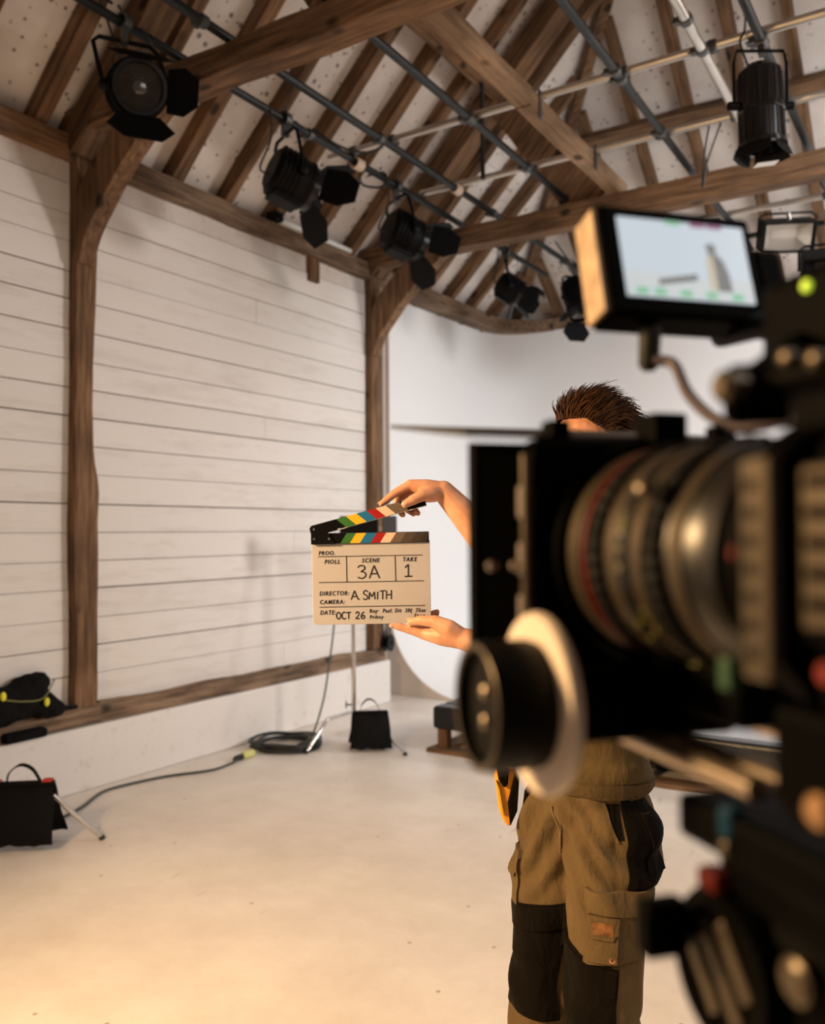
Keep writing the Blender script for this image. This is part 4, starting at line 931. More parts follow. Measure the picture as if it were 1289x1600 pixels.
# ---- hair: scalp cap with combed-back locks
def hairmat():
    m, nt, bb = newmat('hair'); N, L = nt.nodes, nt.links
    tc = N.new('ShaderNodeTexCoord'); g = N.new('ShaderNodeTexNoise'); g.inputs['Scale'].default_value = 60; g.inputs['Detail'].default_value = 3; L.new(tc.outputs['Object'], g.inputs['Vector'])
    r = N.new('ShaderNodeValToRGB'); e = r.color_ramp.elements; e[0].position = .3; e[0].color = (.035, .014, .006, 1); e[1].position = .75; e[1].color = (.105, .046, .018, 1); L.new(g.outputs[0], r.inputs[0]); L.new(r.outputs[0], bb.inputs['Base Color'])
    bb.inputs['Roughness'].default_value = .42; bb.inputs['Specular IOR Level'].default_value = .4; return m
M_HAIR = hairmat(); rh = random.Random(21)
hair = MB(); sk = Hd(-.014, 0, .020)
def scalp(th, ph, k=1.0): # th from crown 0 .. down, ph 0 = forward
    return V((sin(th)*cos(ph)*.100, sin(th)*sin(ph)*.078, cos(th)*.101))*k
def toW(v): return sk + HDR*v.x + HL*v.y + HU*v.z
cap = MB(); nu, nv = 28, 10; vs, fs = [], []
def lim(ph): # hairline angle: high at the forehead, low behind
    c = cos(ph); return .90 if c > .8 else (.90+(.8-c)*.85 if c > .1 else 1.5+(.1-c)*.65)
for j in range(nv+1):
    for i in range(nu): ph = 2*pi*i/nu; vs.append(toW(scalp(max(.001, lim(ph)*j/nv), ph, 1.045)))
for j in range(nv):
    for i in range(nu): i2 = (i+1) % nu; fs.append((j*nu+i, (j+1)*nu+i, (j+1)*nu+i2, j*nu+i2))
hcap = MB().add(vs, fs).build('hair', M_HAIR, person, smooth=80)
for k in range(2600):
    ph = rh.uniform(-pi, pi); th = lim(ph)*sqrt(rh.random())*1.02; p = scalp(th, ph, 1.03); nrm = p.normalized()
    flow = V((-.75, .35*(1 if p.y > 0 else -1)*rh.uniform(.2, 1), .25 if p.x > .03 else -.35)); flow = (flow - nrm*flow.dot(nrm)).normalized()
    lift = (.017 if cos(th) > .5 else .007)*rh.uniform(.4, 1.3); L = (.058 if cos(th) > .4 else .034)*rh.uniform(.6, 1.15)
    if rh.random() < .03: lift *= 1.7
    sw = V((rh.uniform(-1, 1), rh.uniform(-1, 1), rh.uniform(-1, 1)))*.012
    q = [p, p+nrm*lift*.5+flow*L*.25, p+nrm*lift*.85+flow*L*.6+sw*.5, p+nrm*lift*.8+flow*L+sw]
    hair.tube([toW(v) for v in bez(q, 2)], [.0013, .0015, .0015, .0014, .0011, .0008, .0003], 3, caps=False)
hs = hair.build('hair_strands', M_HAIR, hcap, smooth=80); hs['kind'] = 'stuff'

# ---- trousers
tr = MB()
tr.ell(B(-.005, 0, .955), ax, (.100, .142, .10), 24, 14); tr.ell(B(-.025, 0, .885), ax, (.108, .148, .10), 24, 14)
tr.chain([B(-.003, 0, 1.03), B(-.008, 0, .93)], [.098, .110])
LEG = {}
for s in (1, -1):
    K = B(.05 if s > 0 else .035, s*.098, .50); H = B(-.008, s*.076, .86); Aa = B(-.01, s*.115, .075); LEG[s] = (H, K, Aa)
    tr.chain([H, H.lerp(K, .35), H.lerp(K, .75), K, K.lerp(Aa, .35), K.lerp(Aa, .7), Aa], [.094, .090, .079, .076, .079, .078, .085], 20)
me = remeshed(tr, .007, 6, 'trousers')
def fold(co):
    z = co.z; q = co-PO; l = q.dot(LFT); f = q.dot(FD)
    d = noise.noise(V((f*7, l*7, z*7)))*.008 + noise.noise(V((f*11+z*14, l*9, z*5-f*6)))*.007
    side = 1 if l > 0 else -1
    kn = math.exp(-((z-.46)/.16)**2); d += kn*.0042*sin(z*58 + f*40 + l*22 + side*2 + noise.noise(co*9)*5) + .006*noise.noise(V((f*26, l*26, z*5+side)))
    hp = math.exp(-((z-.82)/.10)**2); d += hp*.0085*sin((z*.8+abs(l)*.9)*90 + noise.noise(co*6)*4)
    return d
NR = [v.normal.copy() for v in me.vertices]
for v_, n_ in zip(me.vertices, NR): v_.co += n_*fold(v_.co)
me.update()
trs = mkobj('trousers', me, M_KHAKI, person, smooth=80)
from mathutils.bvhtree import BVHTree
def bvh_of(mesh_): return BVHTree.FromPolygons([v.co.copy() for v in mesh_.vertices], [tuple(p.vertices) for p in mesh_.polygons])
TB = bvh_of(me)
def legaxis(s, z):
    H, K, Aa = LEG[s]
    if z > H.z: return V((H.x, H.y, z))
    P, Q = (H, K) if z > K.z else (K, Aa); return Q.lerp(P, (z-Q.z)/(P.z-Q.z))
def gpatch(name, mat, par, axis, s, a0, a1, z0, z1, off, na=18, nz=16, tree=None, cut=0):
    """cloth panel lying on the garment: angle around the limb (0 = straight ahead, outwards positive) by height"""
    tree = tree or TB; g = []; fa = lambda f, t: f(t) if callable(f) else f
    for j in range(nz+1):
        t = j/nz; row = []
        for i in range(na+1):
            w = i/na; aa, bb = fa(a0, t), fa(a1, t); a_ = radians(aa+(bb-aa)*w)
            zz0, zz1 = fa(z0, w), fa(z1, w); z = zz0+(zz1-zz0)*t
            c = axis(s, z); d = FD*cos(a_) + LFT*s*sin(a_); far = .30 if tree is not TB or z > .9 else (.108 if z < .70 else (.125 if z < .76 else .16)); hit, nr_, _, _ = tree.ray_cast(c+d*far, -d, far)
            if hit is None: hit, nr_ = c+d*.08, d
            row.append((hit, d))
        g.append(row)
    vs, fs = [], []; n = na+1
    for row in g:
        for h, d in row: vs.append(h+d*off)
    for row in g:
        for h, d in row: vs.append(h-d*.004)
    o2 = n*(nz+1)
    for j in range(nz):
        for i in range(na): fs.append((j*n+i, j*n+i+1, (j+1)*n+i+1, (j+1)*n+i) if s > 0 else (j*n+i, (j+1)*n+i, (j+1)*n+i+1, j*n+i+1))
    rim = [i for i in range(n)] + [j*n+na for j in range(1, nz+1)] + [nz*n+i for i in range(na-1, -1, -1)] + [j*n for j in range(nz-1, 0, -1)]
    for k in range(len(rim)):
        p, q = rim[k], rim[(k+1) % len(rim)]; fs.append((p, o2+p, o2+q, q) if s > 0 else (p, q, o2+q, o2+p))
    return MB().add(vs, fs).build(name, mat, par, smooth=50)
# dark knee panels with a flap, on both legs
for s in (1, -1):
    z0, z1 = (.40, .640) if s > 0 else (.44, .675)
    a0, a1 = (-62, 58) if s > 0 else (-70, 64)
    sl_ = (lambda w, z=z1: z+.022*(1-w)-.012*w)
    gpatch('knee_patch', M_PATCH, trs, legaxis, s, a0, a1, z0, sl_, .0035, 24, 22)
    gpatch('knee_flap', M_PATCH, trs, legaxis, s, a0+3, a1-3, lambda w, z=z1: z-.055+.022*(1-w)-.012*w, lambda w, z=z1: z-.006+.022*(1-w)-.012*w, .0068, 24, 6)
    # dark hip panel, cargo pocket with flap
    gpatch('hip_panel', M_PATCH, trs, legaxis, s, lambda t: 64-6*t, 128, .775, .948, .003, 14, 14)
    gpatch('hip_pocket', M_PATCH, trs, legaxis, s, 92, 124, .80, .915, .007, 10, 10)
    gpatch('cargo_pocket', M_KHAKI, trs, legaxis, s, 12, 96, lambda w: .632+.012*w, .765, .006, 20, 14)
    gpatch('pocket_flap', M_KHAKI, trs, legaxis, s, 10, 98, lambda w: .730 + (.012 if w < .06 or w > .94 else 0), .774, .0105, 24, 6)
    gpatch('pocket_opening', M_PATCH, trs, legaxis, s, lambda t: 50-20*t, lambda t: 56-2*t, .872, .935, .002, 8, 10)
    gpatch('pocket_welt', M_KHAKI, trs, legaxis, s, lambda t: 46-20*t, lambda t: 51-21*t, .866, .938, .005, 4, 10)
gpatch('phone_pocket', M_KHAKI, trs, legaxis, 1, 18, 54, .640, .722, .0095, 10, 8)
gpatch('phone_flap', M_KHAKI, trs, legaxis, 1, 16, 54, lambda w: .684 + (.01 if w < .15 or w > .85 else 0), .727, .013, 12, 6)
gpatch('phone_print', plain('amber_print', (.20, .085, .02), .5, var=.6, vscale=70), trs, legaxis, 1, 22, 48, .692, .716, .0140, 6, 5)
gpatch('waistband', M_KHAKI, trs, lambda s, z: B(-.003, 0, z), 1, -179, 179, .948, .985, .004, 48, 4)
dg = bpy.context.evaluated_depsgraph_get()
rv = min((v for v in me.vertices if abs(v.co.z-.652) < .01 and (v.co-PO).dot(LFT) > .09), key=lambda v: abs(v.normal.dot(FD)-.72))
MB().lathe([(0, .0035), (0, .0075), (.003, .0075), (.004, .0035)], frame(rv.co+rv.normal*.006, rv.normal), 16, closed=True).build('pocket_rivet', plain('copper', (.75, .34, .18), .35, metal=1), trs, smooth=40)
# fly seam
fv = sorted((v.co+v.normal*.002 for v in me.vertices if abs((v.co-PO).dot(LFT)-.004) < .006 and v.normal.dot(FD) > .3 and .80 < v.co.z < .955), key=lambda c: c.z)
fv = [sum((c for c in fv[i:i+14]), V((0, 0, 0)))/len(fv[i:i+14]) + FD*.002 for i in range(0, len(fv)-13, 7)]
if len(fv) > 4: MB().tube(bez(fv, 3), .0022, 6).build('fly_seam', M_SEAM, trs, smooth=60)

# ---- shirt
sh = MB()
sh.ell(B(-.01, 0, 1.28), ax, (.118, .172, .19), 24, 16); sh.ell(B(-.005, 0, 1.09), ax, (.116, .155, .17), 24, 16); sh.ell(B(-.008, 0, .985), ax, (.118, .156, .085), 24, 12)
sh.chain([SHL, SHL.lerp(SHR, .5)+UP*.02, SHR], [.074, .085, .074], 18)
sh.chain([SHL, SHL.lerp(ELB, .88)], [.076, .066], 18); sh.chain([SHR, SHR.lerp(ERB, .8)], [.076, .066], 18)
sm = remeshed(sh, .007, 5, 'shirt')
NR = [v.normal.copy() for v in sm.vertices]
for v_, n_ in zip(sm.vertices, NR):
    q = v_.co-PO; l, f, z = q.dot(LFT), q.dot(FD), q.z
    d = noise.noise(v_.co*8)*.009 + noise.noise(V((f*6, l*16+z*10, z*7)))*.007 + math.exp(-((z-.99)/.06)**2)*.006*sin(z*70+l*26+noise.noise(v_.co*6)*3)
    v_.co += n_*d
bm = bmesh.new(); bm.from_mesh(sm)
bmesh.ops.delete(bm, geom=[v for v in bm.verts if v.co.z < .932 + .012*noise.noise(v.co*9)], context='VERTS'); bm.to_mesh(sm); bm.free(); sm.update()
shirt = mkobj('shirt', sm, M_SHIRT, person, smooth=80)
SBV = bvh_of(sm); tx_ = lambda s, z: B(-.008, 0, z)
gpatch('shirt_hem', M_SHIRT, shirt, tx_, 1, -179, 179, .945, .975, .004, 60, 4, SBV)
gpatch('button_placket', M_SHIRT, shirt, tx_, 1, -9, 9, .95, 1.34, .0045, 4, 30, SBV)
gpatch('chest_pocket', M_SHIRT, shirt, tx_, 1, 22, 52, 1.19, 1.30, .005, 8, 8, SBV)
for z in (.985, 1.07, 1.155, 1.24, 1.325):
    c = [v for v in sm.vertices if abs(v.co.z-z) < .012 and abs((v.co-PO).dot(LFT)) < .012 and v.normal.dot(FD) > .3]
    if c: MB().lathe([(0, .006), (.002, .006), (.003, .004)], frame(c[0].co+c[0].normal*.005, c[0].normal), 12).build('button', M_RUB, shirt, smooth=40)
MB().tube([q for q in arc(B(-.028, 0, 1.475), .072, 0, 2*pi, 20, FD, LFT)][:-1], .012, 8, closed=True).build('collar', M_SHIRT, shirt, smooth=60)

# ---- boots (below the frame)
for s in (1, -1):
    bt = MB(); bt.chain([B(-.03, s*.13, .055), B(.09, s*.14, .045), B(.17, s*.145, .038)], [.052, .046, .036], 14); bt.chain([B(-.02, s*.128, .06), B(-.02, s*.126, .15)], [.055, .058], 14)
    bm_ = remeshed(bt, .009, 3, 'boot')
    for v_ in bm_.vertices: v_.co.z = max(v_.co.z, .002)
    mkobj('boot', bm_, plain('boot_leather', (.05, .03, .018), .6), person, smooth=80)

# ---- tool pouch at the right hip
OR = plain('orange_canvas', (.80, .33, .015), .7, bump=.2, bscale=200); 
tp = thing('tool_pouch', PX(790, 1240, 2.02), 'orange and black tool pouch hanging at the hip of the person', 'pouch')
c0 = PX(793, 1238, 2.0); PFW = DIR(-.82, -.57); 
T2 = Matrix((CR, CU, -CF)).transposed().to_4x4(); T2.translation = c0
k = 2.0/FPX
MB().prism([(x*k, y*k) for x, y in ((-20, 24), (-13, -28), (-4, -46), (3, -48), (13, -22), (16, 30), (8, 40), (-14, 40))], .05, T2).build('pouch_body', OR, tp, bevel=.008, bseg=3)
T3 = T2.copy(); T3.translation = c0 - CF*.027
MB().prism([(x*k, y*k) for x, y in ((2, -46), (13, -22), (16, 30), (10, 38), (3, 10), (-2, -10))], .012, T3).build('pouch_binding', M_PATCH, tp, bevel=.003)
MB().prism([(x*k, y*k) for x, y in ((-19, 44), (-16, 26), (-8, 14), (-2, 18), (0, 44))], .016, T3).build('pouch_flap', M_PATCH, tp, bevel=.003)
MB().prism([(x*k, y*k) for x, y in ((-20, 25), (-12, -27), (-8, -27), (-15, 12))], .008, T3).build('pouch_trim', plain('yellow_webbing', (.80, .50, .05), .6), tp)
# ================================================================== CINEMA CAMERA IN THE FOREGROUND
aR = radians(16)
RF = LR*-sin(aR) + LF*cos(aR); RL = UP.cross(RF).normalized()     # lens direction, camera-left
RO = LD(.166, .46, 1.487)
RM = Matrix((RF, RL, UP)).transposed().to_4x4(); RM.translation = RO
def R(f, l, z): return RM @ V((f, l, z))
AX = (RF, RL, UP)
def at(f, l, z): M_ = RM.copy(); M_.translation = R(f, l, z); return M_
M_CB = plain('camera_black', (.0016, .0015, .0013), .5, spec=.02, bump=.08, bscale=500)
M_LB = plain('lens_black', (.006, .0052, .0042), .36, spec=.45)
M_RIB = plain('lens_rubber', (.003, .0028, .0026), .5, spec=.12)
M_TANM = plain('bronze_grey', (.085, .066, .044), .36, metal=.6)
M_ROD = plain('rod_satin', (.42, .34, .26), .3, metal=.9)
M_REDR = plain('red_ring', (.22, .014, .008), .4)
M_MARK = plain('engraving_yellow', (.16, .15, .025), .5); M_MARKW = plain('engraving_white', (.38, .35, .30), .5)
M_DISC = plain('marking_disc', (.72, .62, .52), .45)
camr = thing('cinema_camera', V((RO.x, RO.y, 0)), 'large black cinema camera with matte box and follow focus in the foreground', 'camera')
def P_(name, par=camr): return par
# lens
lens = MB().lathe([(-.078, .040), (-.078, .047), (-.062, .050), (-.05, .0535), (-.045, .0555), (.048, .0575), (.052, .060), (.074, .060), (.074, .052), (.066, .050), (.055, .02)], RM, 64).build('lens', M_LB, camr, smooth=30)
def ring(f0, f1, r, mat, name, knurl=0):
    mb = MB()
    if knurl:
        n = 96; vs, fs = [], []
        for x, rr_ in ((f0, r-.003), (f0+.001, r), (f1-.001, r), (f1, r-.003)):
            for k in range(n):
                w = 2*pi*k/n; q = rr_ + (.0012 if k % 2 else 0); vs.append(R(x, q*cos(w), q*sin(w)))
        for i in range(3):
            for k in range(n): k2 = (k+1) % n; fs.append((i*n+k2, i*n+k, i*n+n+k, i*n+n+k2))
        mb.add(vs, fs)
    else: mb.lathe([(f0, r-.004), (f0, r), (f1, r), (f1, r-.004)], RM, 64, closed=True)
    return mb.build(name, mat, lens, smooth=30 if not knurl else 0)
ring(.047, .0485, .0612, M_REDR, 'red_ring'); ring(.030, .043, .0612, M_RIB, 'focus_gear', 1)
ring(.004, .014, .0600, M_LB, 'scale_ring'); ring(.016, .027, .0592, M_TANM, 'focus_ring'); ring(-.024, -.012, .0595, M_RIB, 'iris_gear', 1); ring(-.008, .001, .0590, M_TANM, 'iris_ring')
ring(-.040, -.030, .0572, M_TANM, 'collar_ring'); ring(-.062, -.052, .0545, M_LB, 'mount_ring'); ring(.056, .071, .0607, M_TANM, 'filter_ring')
rg = random.Random(9)
for k in range(16):          # engraved distance and stop marks
    w = radians(-25+rg.uniform(-55, 50)); f = rg.choice((.009, .0085, -.0045, .0095, -.018+.015)); r = .0605
    M_ = RM @ Matrix.Translation(V((f, 0, 0))) @ Matrix.Rotation(w, 4, 'X')
    MB().obox(M_ @ V((0, r, 0)), [M_.col[i].xyz for i in range(3)], (.0014, .0004, rg.uniform(.0006, .0016))).build('engraved_mark', rg.choice((M_MARK, M_MARKW, M_MARK)), lens)
MB().lathe([(.058, .001), (.064, .02), (.061, .035), (.055, .049)], RM, 40).build('glass_element', M_LENS, lens, smooth=40)
MB().lathe([(0, .0055), (.006, .0055), (.008, .003)], frame(R(-.017, .058, .032), RL*.86+UP*.5), 14).build('locating_pin', M_TANM, lens, smooth=40)
# lens mount and camera body
MB().lathe([(-.10, .05), (-.10, .064), (-.082, .064), (-.078, .052)], RM, 48).build('lens_mount', M_CB, camr, smooth=30)
MB().ell(R(-.088, .058, .002), AX, (.004, .006, .012)).build('mount_lever', plain('lever_red', (.6, .08, .06), .35), camr, smooth=80)
bd = MB().obox(R(-.225, -.012, -.004), AX, (.105, .064, .053)).build('camera_body', M_CB, camr, bevel=.008, bseg=3)
MB().obox(R(-.225, .0545, -.003), AX, (.096, .003, .046)).build('side_cover', M_CB, bd, bevel=.003)
MB().obox(R(-.20, .059, .006), AX, (.075, .0025, .030)).build('side_panel', M_TANM, bd, bevel=.002)
for k in range(6): MB().obox(R(-.20, .0620, .030-.011*k), AX, (.07, .0012, .0022)).build('panel_fin', M_CB, bd)
for z in (-.02, -.04): MB().lathe([(0, .007), (.004, .007), (.005, .004)], frame(R(-.15, .058, z-.0), RL), 16).build('side_button', M_TANM, bd, smooth=40)
MB().lathe([(0, .0036), (.004, .0036)], frame(R(-.137, .058, -.038), RL), 16).build('record_button', M_REDR, bd, smooth=40)
# perforated cage plate standing beside the mount
cg = MB().obox(R(-.106, .064, -.002), AX, (.0085, .003, .043)).build('cage_plate', M_TANM, camr, bevel=.002)
for k in range(7): MB().lathe([(0, .0028), (.0012, .0028)], frame(R(-.105, .0668, .030-.0108*k), RL), 12).build('cage_hole', M_RIB, cg)
MB().obox(R(-.165, .0, .056), AX, (.05, .058, .008)).build('cage_bridge', M_CB, camr, bevel=.003)
# matte box with its hood and top flag
mbx = MB().obox(R(.092, 0, 0), AX, (.008, .074, .068)).build('matte_box', M_CB, camr, bevel=.004)
MB().lathe([(.070, .056), (.070, .066), (.086, .066), (.086, .056)], RM, 40, closed=True).build('lens_clamp', M_CB, mbx, smooth=30)
def hood(f0, w0, h0, f1, w1, h1, t):
    o = [(f0, w0, h0), (f1, w1, h1), (f1, w1-t, h1-t), (f0, w0-t, h0-t)]; vs, fs = [], []
    for (f, w, h) in o:
        for a, b_ in ((1, 1), (-1, 1), (-1, -1), (1, -1)): vs.append(R(f, w*a, h*b_))
    for i in range(4):
        j = (i+1) % 4
        for k in range(4): k2 = (k+1) % 4; fs.append((i*4+k, i*4+k2, j*4+k2, j*4+k))
    return MB().add(vs, fs)
hood(.098, .066, .062, .170, .083, .0715, .004).build('hood', plain('hood_black', (.0008, .0008, .0007), .9, spec=0.0), mbx, bevel=.0015)
hood(.160, .0838, .0722, .171, .0845, .073, .005).build('hood_lip', M_CB, mbx, bevel=.001)
for z in (.030, -.004, -.035):
    MB().obox(R(.091, .0765, z), AX, (.005, .004, .010)).build('tray_latch', M_ROD, mbx, bevel=.002)
MB().tube([R(.086, .078, -.062), R(.086, .078, .058)], .0035, 8).build('tray_rod', M_TANM, mbx, smooth=60)
for l, z in ((.089, -.008), (.104, -.008)): MB().lathe([(0, .0032), (.004, .003)], frame(R(.098, l-.008, z), -RF), 10).build('tray_screw', M_ROD, mbx, smooth=40)
fg = [R(.098, .112, .069), R(.098, -.112, .069), R(.275, -.112, .094), R(.275, .112, .094)]
MB().add(fg+[p+UP*.0028 for p in fg], [(3,2,1,0), (4,5,6,7), (0,1,5,4), (1,2,6,5), (2,3,7,6), (3,0,4,7)]).build('sunshade_flag', plain('flag_carbon', (.03, .026, .023), .45), mbx)
MB().obox(R(.098, -.02, .076), AX, (.012, .012, .010)).build('flag_hinge', M_CB, mbx, bevel=.002)
for l in (.052, -.065): MB().obox(R(.100, l, .0745), AX, (.008, .007, .006)).build('flag_clip', M_CB, mbx, bevel=.002)
for l in (-.004, .004): MB().lathe([(0, .0035), (.012, .0035), (.014, .002)], frame(R(.085, l+.0, .078), UP), 10).build('hinge_screw', M_ROD, mbx, smooth=40)
# follow focus
FC = (.056, .0, -.083)
ff = MB().obox(R(.054, .025, -.082), AX, (.020, .053, .020)).build('follow_focus', M_CB, camr, bevel=.005)
MB().obox(R(.02, -.03, -.072), AX, (.045, .045, .014)).build('focus_bridge', M_CB, ff, bevel=.004)
KM = frame(R(.060, .080, -.083), RL)
MB().lathe([(.0, .020), (.0, .050), (.003, .0505), (.006, .049), (.006, .020)], KM, 56, closed=True).build('marking_disc', M_DISC, ff, smooth=40)
MB().lathe([(.006, .018), (.006, .034), (.010, .0355), (.034, .0355), (.038, .0345), (.040, .0335), (.040, .030), (.034, .029), (.034, .001)], KM, 48).build('hand_wheel', M_RIB, ff, smooth=30)
MB().lathe([(.0385, .0322), (.0402, .0345), (.0408, .0335), (.0402, .0312)], KM, 48, closed=True).build('wheel_rim', M_TANM, ff, smooth=60)
for a in (.4, -.4): MB().lathe([(.034, .0042), (.037, .004), (.038, .002)], KM @ Matrix.Translation(V((0, .002, .020*a))), 12).build('wheel_screw', M_ROD, ff, smooth=40)
MB().lathe([(-.006, .012), (-.006, .024), (.004, .024), (.004, .012)], frame(R(.037, -.01, -.060), RF), 24, closed=True).build('drive_gear', M_CB, ff)
for p in ((.05, -.035, -.089), (.03, -.06, -.094)): MB().lathe([(0, .007), (.012, .007), (.014, .004)], frame(R(*p), RL*.4-RF), 14).build('bridge_knob', M_ROD, ff, smooth=40)
# support rods
for l, z, f0, f1 in ((.030, -.103, -.058, .09), (.010, -.104, -.075, .07), (-.03, -.093, -.05, .07)):
    MB().tube([R(f0, l, z), R((f0+f1)/2, l, z), R(f1, l, z)], .0060, 14).build('support_rod', M_ROD, camr, smooth=50)
MB().obox(R(-.17, -.01, -.082), AX, (.09, .05, .022)).build('base_plate', M_CB, camr, bevel=.004)
MB().obox(R(-.09, .0, -.090), AX, (.016, .03, .022)).build('rod_clamp', M_CB, camr, bevel=.004)
MB().lathe([(0, .006), (.010, .0062), (.012, .004)], frame(R(-.125, .046, -.090), RL), 18).build('clamp_knob', plain('brass_knob', (.5, .3, .16), .45, metal=1), camr, smooth=40)
# top handle, viewfinder joint, accessory block
MB().tube([R(-.14, -.03, .062), R(-.14, -.03, .12), R(-.16, -.03, .135), R(-.20, -.03, .14), R(-.28, -.03, .14), R(-.30, -.03, .12), R(-.30, -.03, .05)], .0105, 12).build('carry_handle', M_CB, camr, smooth=60)
fj = MB().lathe([(-.014, .010), (-.012, .0145), (.012, .0145), (.016, .010)], frame(R(-.042, .014, .077), RL*.6+RF*.4), 20).build('finder_joint', M_CB, camr, smooth=30)
MB().lathe([(0, .007), (.010, .008), (.013, .005)], frame(R(-.045, .026, .079), RL), 16).build('finder_knob', M_TANM, fj, smooth=40)
MB().tube([R(-.045, .012, .080), R(-.075, .004, .082), R(-.12, -.004, .080)], .010, 12).build('finder_arm', M_CB, camr, smooth=60)
MB().tube([R(-.035, .008, .085), R(-.02, -.02, .10), R(0, -.045, .11)], .009, 10).build('bracket_arm', M_CB, camr, smooth=60)
for p in ((-.062, .012, .090), (-.08, .012, .086), (-.095, .012, .066), (-.12, .018, .064)): MB().lathe([(0, .004), (.005, .004), (.006, .002)], frame(R(*p), RL), 12).build('bracket_screw', M_TANM, camr, smooth=40)
ab = MB().obox(R(.002, -.090, .124), AX, (.034, .045, .030)).build('accessory_block', M_CB, camr, bevel=.008)
MB().lathe([(0, .0032), (.002, .0032), (.003, .002)], frame(R(-.006, -.0452, .142), RL), 14).build('status_light', plain('green_led', (.55, .8, .06), .4, emit=.7), ab, smooth=40)
MB().obox(R(-.062, .046, -.050), AX, (.004, .004, .007)).build('green_lit_piece', plain('green_lit_piece', (.006, .05, .014), .5), camr, bevel=.001)  # small piece below the lens, green light painted as its colour
# monitor
mn = DIR(.275, -.96)*cos(radians(14)) + UP*sin(radians(14)); mh = UP.cross(mn).normalized(); mv = mn.cross(mh)
MC = LD(.199, .64, 1.694)
MX = (mh, mv, mn)
def Mo(x, y, z): return MC + mh*x + mv*y + mn*z
mon = MB().obox(Mo(0, 0, -.016), MX, (.064, .044, .016)).build('monitor', M_CB, camr, bevel=.004)
MB().obox(Mo(-.0655, 0, -.017), MX, (.0025, .041, .014)).build('lit_side', plain('lit_side_tan', (.42, .30, .19), .5, var=.35, vscale=60), mon, bevel=.002)  # left side of the monitor, warm key light put into its tan colour
scr = MB().obox(Mo(.002, .002, .0006), MX, (.0525, .0315, .0006))
def screenmat():
    m, nt, b_ = newmat('screen_glow'); b_.inputs['Base Color'].default_value = (.02, .02, .02, 1); b_.inputs['Roughness'].default_value = .2
    b_.inputs['Emission Color'].default_value = (.66, .74, .80, 1); b_.inputs['Emission Strength'].default_value = .85; return m
scr = scr.build('screen', screenmat(), mon)
def sm_(name, col, e): return plain(name, col, .3, emit=e)
def pic(poly, mat, z, name): 
    A = Matrix((mh, mv, mn)).transposed().to_4x4(); A.translation = Mo(.002, .002, z); MB().prism([(x*.0525, y*.0315) for x, y in poly], .0003, A).build(name, mat, scr)
g1 = sm_('screen_grey', (.18, .19, .19), .75); g2 = sm_('screen_tan', (.50, .47, .38), .8); g3 = sm_('screen_green', (.22, .50, .33), .75); g4 = sm_('screen_mauve', (.30, .12, .22), .6); g5 = sm_('screen_floor', (.52, .58, .60), .85)
pic([(-1, -1), (1, -1), (1, -.42), (.3, -.5), (-1, -.35)], g5, .0014, 'picture_floor')
pic([(-.5, -.55), (.12, -.35), (.12, -.52), (-.5, -.7)], g1, .0018, 'picture_tank')
pic([(.32, .42), (.42, .5), (.5, .4), (.47, .24), (.58, .05), (.64, -.3), (.66, -.75), (.42, -.75), (.42, -.2), (.33, .05), (.36, .25)], g1, .0018, 'picture_figure')
pic([(.30, .05), (.40, .2), (.42, -.2), (.42, -.75), (.30, -.75)], g2, .0021, 'picture_figure_lit')
for x in (-.78, -.5, -.1, .3, .72): pic([(x-.09, -.80), (x+.09, -.80), (x+.09, -.96), (x-.09, -.96)], g3, .0021, 'screen_readout')
for x in (-.15, .25, .52): pic([(x-.12, .99), (x+.12, .99), (x+.12, .88), (x-.12, .88)], g4 if x > -.1 else g3, .0021, 'screen_readout')
MB().tube([Mo(.04, -.01, -.030), Mo(.06, -.03, -.05), R(.03, -.10, .145)], .009, 10).build('monitor_arm', M_CB, camr, smooth=60)
MB().obox(Mo(.078, -.010, -.018), MX, (.016, .034, .014)).build('monitor_battery', M_CB, mon, bevel=.008)
cb_ = MB().lathe([(0, .008), (.028, .0075), (.032, .004)], frame(Mo(-.028, -.046, -.012), -UP+RF*.1), 14).build('cable_plug', M_RUB, mon, smooth=40)
MB().lathe([(0, .0085), (.008, .0085)], frame(Mo(-.028, -.043, -.012), -UP), 14).build('plug_collar', M_ROD, mon, smooth=40)
d0 = .62
MB().tube(bez([Mo(-.028, -.072, -.012), PX(1053, 570, d0), PX(1075, 615, .60), PX(1110, 650, .57), PX(1150, 666, .54), PX(1190, 664, .51), PX(1230, 655, .46), R(-.13, .02, .064)], 6), [.0048]*10+[.0036]*27 if False else .0040, 10).build('monitor_cable', plain('cable_plum', (.06, .045, .06), .5), camr, smooth=60)

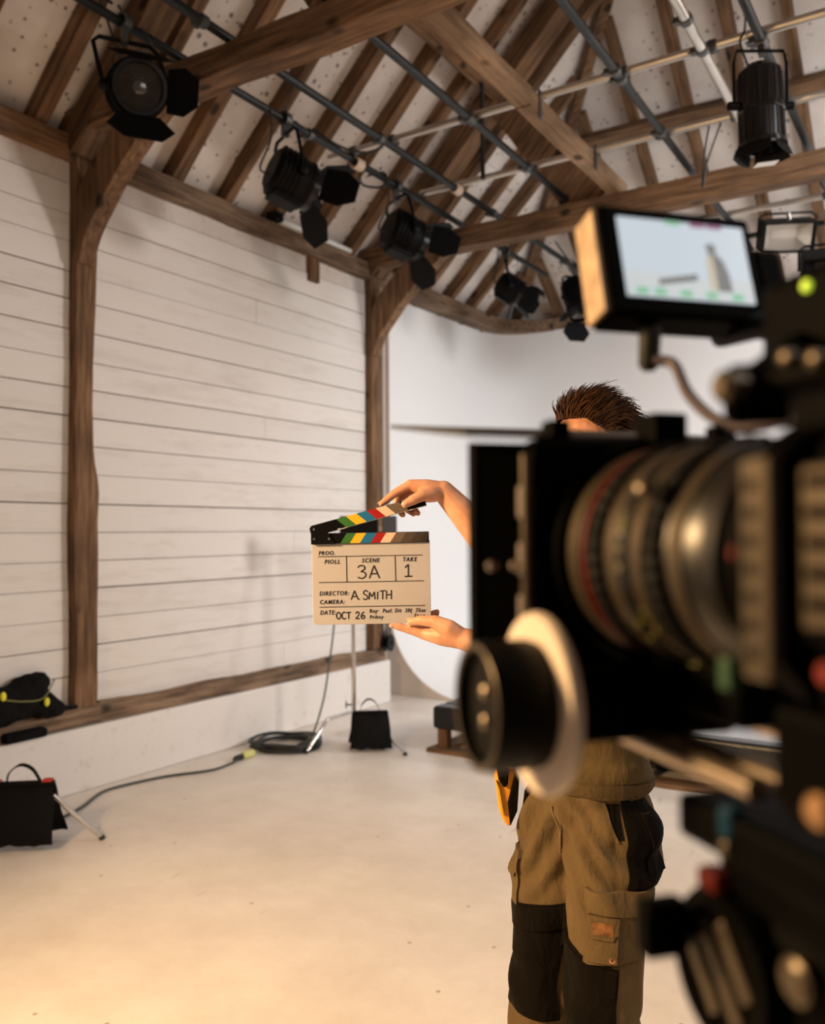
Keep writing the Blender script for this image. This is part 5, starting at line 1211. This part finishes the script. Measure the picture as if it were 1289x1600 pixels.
# ------------------------------------------------------------------ fluid head carrying the camera
fh = thing('fluid_head', V((R(-.14, 0, 0).x, R(-.14, 0, 0).y, 0)), 'black fluid tripod head with a ribbed round drag dial, bottom right', 'tripod head')
MB().obox(R(-.11, -.02, -.130), AX, (.110, .055, .011)).build('sliding_plate', M_CB, fh, bevel=.004)
MB().obox(R(-.11, -.03, -.152), AX, (.095, .054, .014)).build('head_plate', M_CB, fh, bevel=.008)
MB().obox(R(-.10, -.035, -.225), AX, (.075, .052, .064)).build('head_body', M_CB, fh, bevel=.014)
MB().obox(R(-.040, .031, -.123), AX, (.005, .005, .008)).build('blue_lock', plain('blue_tab', (.003, .03, .06), .5, spec=.1), fh, bevel=.003)
MB().obox(R(-.042, .034, -.134), AX, (.003, .004, .004)).build('lock_tip', M_TANM, fh, bevel=.002)
MB().obox(R(-.020, .026, -.157), AX, (.008, .006, .005)).build('red_lever', plain('dark_red', (.07, .006, .004), .5, spec=.1), fh, bevel=.002)
DM = frame(R(-.022, .012, -.200), RL)
dial = MB().lathe([(0, .02), (0, .039), (.010, .039), (.016, .036), (.016, .030), (.013, .029), (.013, .001)], DM, 48).build('drag_dial', M_CB, fh, smooth=30)
for k, (a, h) in enumerate(((-.015, .016), (0, .025), (.015, .018))):
    M_ = DM @ Matrix.Rotation(radians(38), 4, 'X')
    MB().obox(M_ @ V((.014, a, 0)), [M_.col[i].xyz for i in range(3)], (.002, .0042, h)).build('dial_rib', M_TANM, dial, bevel=.0015)
MB().obox(R(-.004, .046, -.184), AX, (.007, .012, .0135)).build('tilt_lock', M_CB, fh, bevel=.003)
MB().tube([R(-.01, .0, -.184), R(-.004, .04, -.184)], .006, 10).build('lock_shaft', M_CB, fh, smooth=50)
MB().lathe([(0, .009), (.008, .010), (.010, .007)], frame(R(-.075, .018, -.180), RL), 24).build('pan_dial', M_TANM, fh, smooth=30)
MB().lathe([(0, .05), (.02, .055), (.05, .055), (.07, .045)], frame(R(-.10, -.035, -.355), UP), 32).build('bowl_clamp', M_CB, fh, smooth=30)
tri = thing('tripod', V((R(-.14, -.01, 0).x, R(-.14, -.01, 0).y, 0)), 'black tripod legs under the cinema camera, below the picture', 'tripod')
MB().lathe([(0, .06), (.04, .07), (.06, .06)], frame(R(-.10, -.035, -.42), UP), 28).build('spider', M_CB, tri, smooth=30)
for k in range(3):
    w = radians(20+120*k); e = RF*cos(w)+RL*sin(w); a = R(-.10, -.035, -.39)+e*.06; z0 = a + e*.42; z0.z = .01
    lg = MB().tube([a, a.lerp(z0, .5)], .018, 10).build('leg', M_CB, tri, smooth=50); MB().tube([a.lerp(z0, .45), z0], .013, 10).build('leg_extension', M_CB, lg, smooth=50)
    MB().lathe([(0, .016), (.02, .018)], frame(z0-UP*.01, UP), 12).build('foot', M_RUB, lg)
add_bevels()
